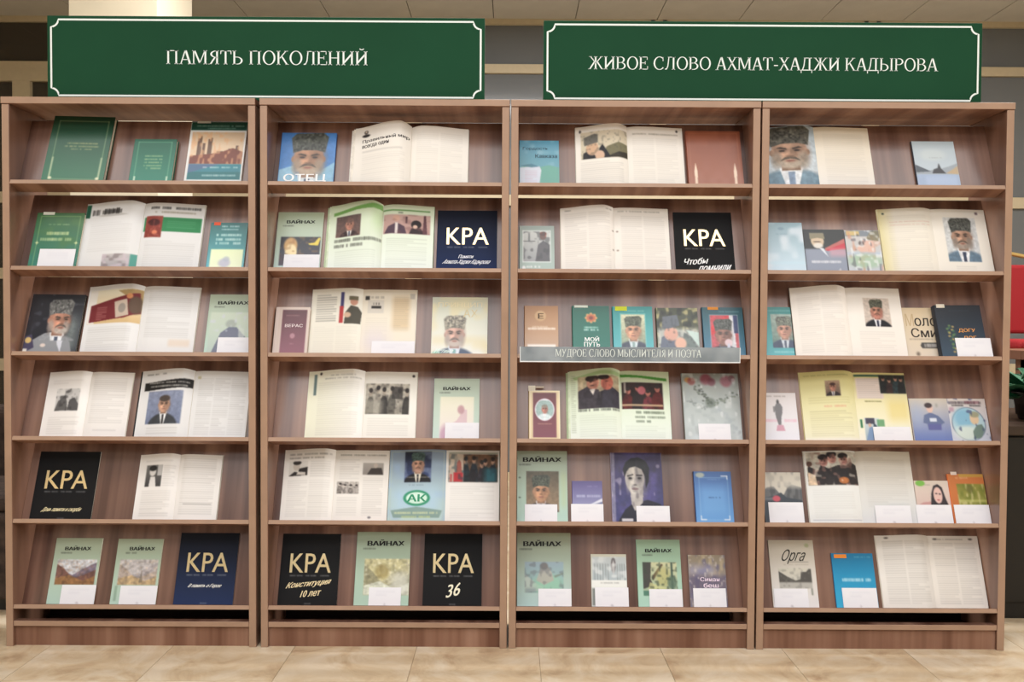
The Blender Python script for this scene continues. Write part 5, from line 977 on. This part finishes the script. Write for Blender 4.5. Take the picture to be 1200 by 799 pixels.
    if ch == '-': return [_q(.05, .34, .33, .41)], .38
    return [], .30
def serif_text(txt, x0, x1, z0, hgt, y, parent):
    """lettering fitted between x0 and x1, standing on z0; one mesh per word, in the plane y"""
    x = 0; polys = [[]]
    for ch in txt:
        g, w = glyph(ch)
        if ch == ' ': polys.append([])
        polys[-1] += [[(px + x, pz) for px, pz in p] for p in g]; x += w
    k = (x1 - x0) / x
    for word in polys:
        v = []; f = []
        for p in word:
            n = len(v); v += [(x0 + px * k, y, z0 + pz * hgt) for px, pz in p]; f.append(tuple(range(n, n + len(p))))
        mesh_ob('lettering', v, f, BWHITE, parent)

BANNER = flat('banner_green', (22, 68, 44), 0.7, spec=0.15, var=0.06, scale=3)
BWHITE = flat('banner_white', (232, 240, 236), 0.5, var=0.0)
def banner(x0, x1, z0, z1, txt, t0, t1, zb, hc, label):
    r = empty('banner', ((x0 + x1) / 2, 0.03, z0)); tag(r, label, 'banner', 'green banners on top of the bookcases')
    w = (x1 - x0) / 2; h = z1 - z0
    bevel(MB().box(-w, w, 0, 0.03, 0.0005, h).build('board', BANNER, r), .001, 1)
    m = .014; n = .026; lw = .0032
    pts = []
    for (cx, cz, a0) in ((-w + m, m, 90), (-w + m, h - m, 0), (w - m, h - m, -90), (w - m, m, -180)):
        sgx = 1 if cx < 0 else -1; sgz = 1 if cz < h / 2 else -1
        arc = [(cx + n * cos(rad(a0 - 90 * i / 6)), cz + n * sin(rad(a0 - 90 * i / 6))) for i in range(7)]
        pts.append((cx, cz, sgx, sgz))
    # closed path with notched corners, each notch a quarter circle around the corner point
    path = []
    for i, (cx, cz, sgx, sgz) in enumerate(pts):
        order = range(7) if i in (0, 2) else range(6, -1, -1)
        for k in order:
            a = rad(90 * k / 6)
            path.append((cx + sgx * n * cos(a), cz + sgz * n * sin(a)))
    # direction check: corners run bottom-left, top-left, top-right, bottom-right
    v = []; f = []; N = len(path)
    for i in range(N):
        p, q, s_ = path[i - 1], path[i], path[(i + 1) % N]
        d = Vector((s_[0] - p[0], s_[1] - p[1])).normalized(); nx_, nz_ = -d.y, d.x
        v += [(q[0] + nx_ * lw, -.0006, q[1] + nz_ * lw), (q[0] - nx_ * lw, -.0006, q[1] - nz_ * lw)]
    for i in range(N):
        j = (i + 1) % N; f.append((2 * i, 2 * i + 1, 2 * j + 1, 2 * j))
    mesh_ob('border_line', v, f, BWHITE, r)
    serif_text(txt, t0 - (x0 + x1) / 2, t1 - (x0 + x1) / 2, zb - z0, hc, -.0007, r)
banner(-1.6625, -0.0975, HT + .0005, 2.2635, 'ПАМЯТЬ ПОКОЛЕНИЙ', -1.2385, -0.513, 2.0935, .049, 'dark green banner with two white words, on the two left bookcases')
banner(0.114, 1.687, HT + .0005, 2.2570, 'ЖИВОЕ СЛОВО АХМАТ-ХАДЖИ КАДЫРОВА', 0.274, 1.528, 2.0845, .0455, 'dark green banner with one long white line, on the two right bookcases')

# lettered strip hooked over the third shelf edge
def strip_mat():
    m = bpy.data.materials.new('grey_film'); m.use_nodes = True
    b = m.node_tree.nodes['Principled BSDF']; nt = m.node_tree
    tc = nt.nodes.new('ShaderNodeTexCoord'); n = nt.nodes.new('ShaderNodeTexNoise'); n.inputs['Scale'].default_value = 9
    nt.links.new(tc.outputs['Object'], n.inputs['Vector'])
    r = nt.nodes.new('ShaderNodeValToRGB'); e = r.color_ramp.elements
    e[0].position = .35; e[0].color = L4((118, 128, 134)); e[1].position = .65; e[1].color = L4((158, 166, 172))
    nt.links.new(n.outputs['Fac'], r.inputs['Fac']); nt.links.new(r.outputs['Color'], b.inputs['Base Color'])
    b.inputs['Roughness'].default_value = .25
    return m
st = empty('shelf_sign', (0.4285, -0.0025, 1.0345)); tag(st, 'grey plastic strip with a white line of capitals, clipped to a shelf edge', 'sign')
MB().box(-.394, .394, -.0016, 0, 0, .055).build('strip', strip_mat(), st)
_w = flat('strip_edge', (226, 230, 232), .4)
MB().box(-.394, .394, -.0022, -.0017, 0, .004).box(-.394, -.3915, -.0022, -.0017, .004, .055).box(.3915, .394, -.0022, -.0017, .004, .055).build('edge', _w, st)
serif_text('МУДРОЕ СЛОВО МЫСЛИТЕЛЯ И ПОЭТА', -.268, .254, .020, .027, -.0024, st)

# ------------------------------------------------------------------ things behind the bookcases, seen at their sides
# low black cabinet at the right, with a plant on it
cb = empty('cabinet', (2.26, 0.62, 0)); tag(cb, 'black cabinet standing behind the right end of the rightmost bookcase', 'cabinet')
BLK = flat('black_laminate', (20, 19, 19), 0.45)
MB().box(-.40, .40, -.30, .30, .0, .06).build('base', BLK, cb)
MB().box(-.42, .42, -.30, .32, .061, .74).build('body', BLK, cb)
bevel(MB().box(-.44, .44, -.34, .34, .741, .78).build('top', flat('dark_walnut', (58, 44, 36), 0.4), cb), .003, 1)
for s in (-1, 1):
    d = MB().box(s * .21 - .205, s * .21 + .205, -.318, -.301, .075, .73).build('door', BLK, cb)
    MB().tube([(s * .03, -.32, .40), (s * .03, -.345, .40), (s * .03, -.345, .52), (s * .03, -.32, .52)], .005, 8).build('handle', flat('steel', (150, 150, 150), .3, 1.0), d)
# leafy plant in a pot
pl = empty('potted_plant', (2.22, 0.48, .781)); tag(pl, 'leafy green plant in a dark pot on the black cabinet', 'plant')
MB().lathe([(0, 0), (.075, 0), (.10, .11), (.105, .115), (.095, .115), (.085, .02), (.0, .02)], n=24).build('pot', flat('dark_pot', (52, 44, 40), .5), pl, True)
MB().lathe([(0, .10), (.093, .10)], n=24).build('soil', flat('soil', (50, 36, 26), .95), pl)
LEAF = flat('leaf_green', (52, 104, 78), .4, var=.4, scale=14)
rr = random.Random(5)
for i in range(90):
    az = rr.uniform(0, 2 * pi); ln = rr.uniform(.10, .30); up = rr.uniform(-.25, 1.0)
    d = Vector((cos(az), sin(az), 0)); side = Vector((-sin(az), cos(az), 0)); v = []; f = []
    n = 6; wd = rr.uniform(.012, .024)
    for k in range(n + 1):
        s_ = k / n; p = Vector((0, 0, .10)) + d * (.02 + ln * s_) + Vector((0, 0, 1)) * (ln * up * s_ * (1.25 - .75 * s_) )
        w_ = wd * sin(pi * (.12 + .88 * s_)) if s_ < 1 else .001
        v += [tuple(p - side * w_ + Vector((0, 0, .012))), tuple(p), tuple(p + side * w_ + Vector((0, 0, .012)))]
    for k in range(n):
        q = 3 * k; f += [(q, q + 1, q + 4, q + 3), (q + 1, q + 2, q + 5, q + 4)]
    mesh_ob('leaf', v, f, LEAF, pl, smooth=True)
# wooden counter farther back with a red banquet chair stored on it
ct = empty('counter', (2.97, 1.16, 0)); tag(ct, 'brown wooden counter behind the plant at the right edge', 'table')
bevel(MB().box(-.50, .50, -.16, .16, 1.009, 1.054).build('top', WOOD_P, ct), .002, 1)
MB().box(-.46, .46, -.12, -.10, .70, 1.008).build('apron', WOOD_P, ct)
for sx in (-1, 1):
    for sy in (-1, 1): MB().box(sx * .43 - .03, sx * .43 + .03, sy * .11 - .03 + .02, sy * .11 + .03 + .02, 0, 1.008).build('leg', WOOD_P, ct)
    MB().box(sx * .43 - .03, sx * .43 + .03, .80, .86, 0, .585).build('leg', WOOD_P, ct)
bevel(MB().box(-.50, .50, .165, .90, .586, .62).build('rear_board', WOOD_P, ct), .002, 1)
ch = empty('banquet_chair', (2.95, 1.66, 0.6225)); tag(ch, 'red patterned chair with a gold frame beyond the rightmost bookcase', 'chair')
def red_fabric():
    m = bpy.data.materials.new('red_fabric'); m.use_nodes = True; nt = m.node_tree; b = nt.nodes['Principled BSDF']
    b.inputs['Roughness'].default_value = .85
    tc = nt.nodes.new('ShaderNodeTexCoord'); vo = nt.nodes.new('ShaderNodeTexVoronoi'); vo.inputs['Scale'].default_value = 46; vo.inputs['Randomness'].default_value = .1
    nt.links.new(tc.outputs['Object'], vo.inputs['Vector'])
    r = nt.nodes.new('ShaderNodeValToRGB'); e = r.color_ramp.elements
    e[0].position = .18; e[0].color = L4((196, 84, 72)); e[1].position = .30; e[1].color = L4((150, 24, 32))
    nt.links.new(vo.outputs['Distance'], r.inputs['Fac']); nt.links.new(r.outputs['Color'], b.inputs['Base Color'])
    return m
RED = red_fabric(); GLD = flat('gold_frame', (206, 176, 112), .3, .6)
# the chair faces the bookcases (its seat towards -y) and stands on the low rear board of the counter
for sx in (-1, 1):
    MB().tube([(sx * .20, -.21, 0), (sx * .19, -.19, .40)], .012, 10).build('leg', GLD, ch)
    MB().tube([(sx * .20, .23, 0), (sx * .19, .18, .40)], .012, 10).build('leg', GLD, ch)
bevel(MB().box(-.21, .21, -.22, .2, .401, .42).build('seat_frame', GLD, ch), .006, 2)
bevel(MB().box(-.205, .205, -.215, .19, .421, .475).build('seat', RED, ch), .02, 3)
Z = .385
MB().tube([(-.19, .19, .10 + Z), (-.205, .215, .3 + Z), (-.2, .235, .5 + Z), (-.13, .245, .575 + Z), (0, .247, .60 + Z), (.13, .245, .575 + Z), (.2, .235, .5 + Z), (.205, .215, .3 + Z), (.19, .19, .10 + Z)], .013, 10).build('back_frame', GLD, ch, True)
bevel(MB().box(-.178, .178, .185, .225, .12 + Z, .525 + Z).build('backrest', RED, ch), .02, 3)
# dark upholstered pouf at the left edge
pf = empty('low_seat', (-2.30, 0.62, 0)); tag(pf, 'dark brown low padded bench beyond the far left bookcase', 'bench')
BRN = flat('dark_brown_cloth', (58, 46, 40), .9, var=.5, scale=28)
MB().box(-.36, .36, -.26, .26, 0, .05).build('base', DARK_METAL, pf)
bevel(MB().box(-.40, .40, -.30, .30, .051, .40).build('body', BRN, pf), .02, 3)
bevel(MB().box(-.40, .40, .16, .30, .401, .78).build('backrest', BRN, pf), .03, 3)
bevel(MB().box(-.395, .395, -.29, .155, .401, .47).build('cushion', BRN, pf), .025, 3)
# small white switch box on the partition frame, by the left banner
sw = empty('wall_box', (-3.045, BACK - .034, 2.075)); tag(sw, 'small pale box with a blue light on the partition frame, left of the left banner', 'box')
bevel(MB().box(-.03, .03, -.03, 0, -.1, .08).build('case', flat('pale_plastic', (214, 210, 196), .5), sw), .004, 1)
MB().box(-.018, .022, -.034, -.0305, -.06, .02).build('lamp', flat('pale_blue', (150, 200, 226), .4), sw)

letter_mesh_jobs()
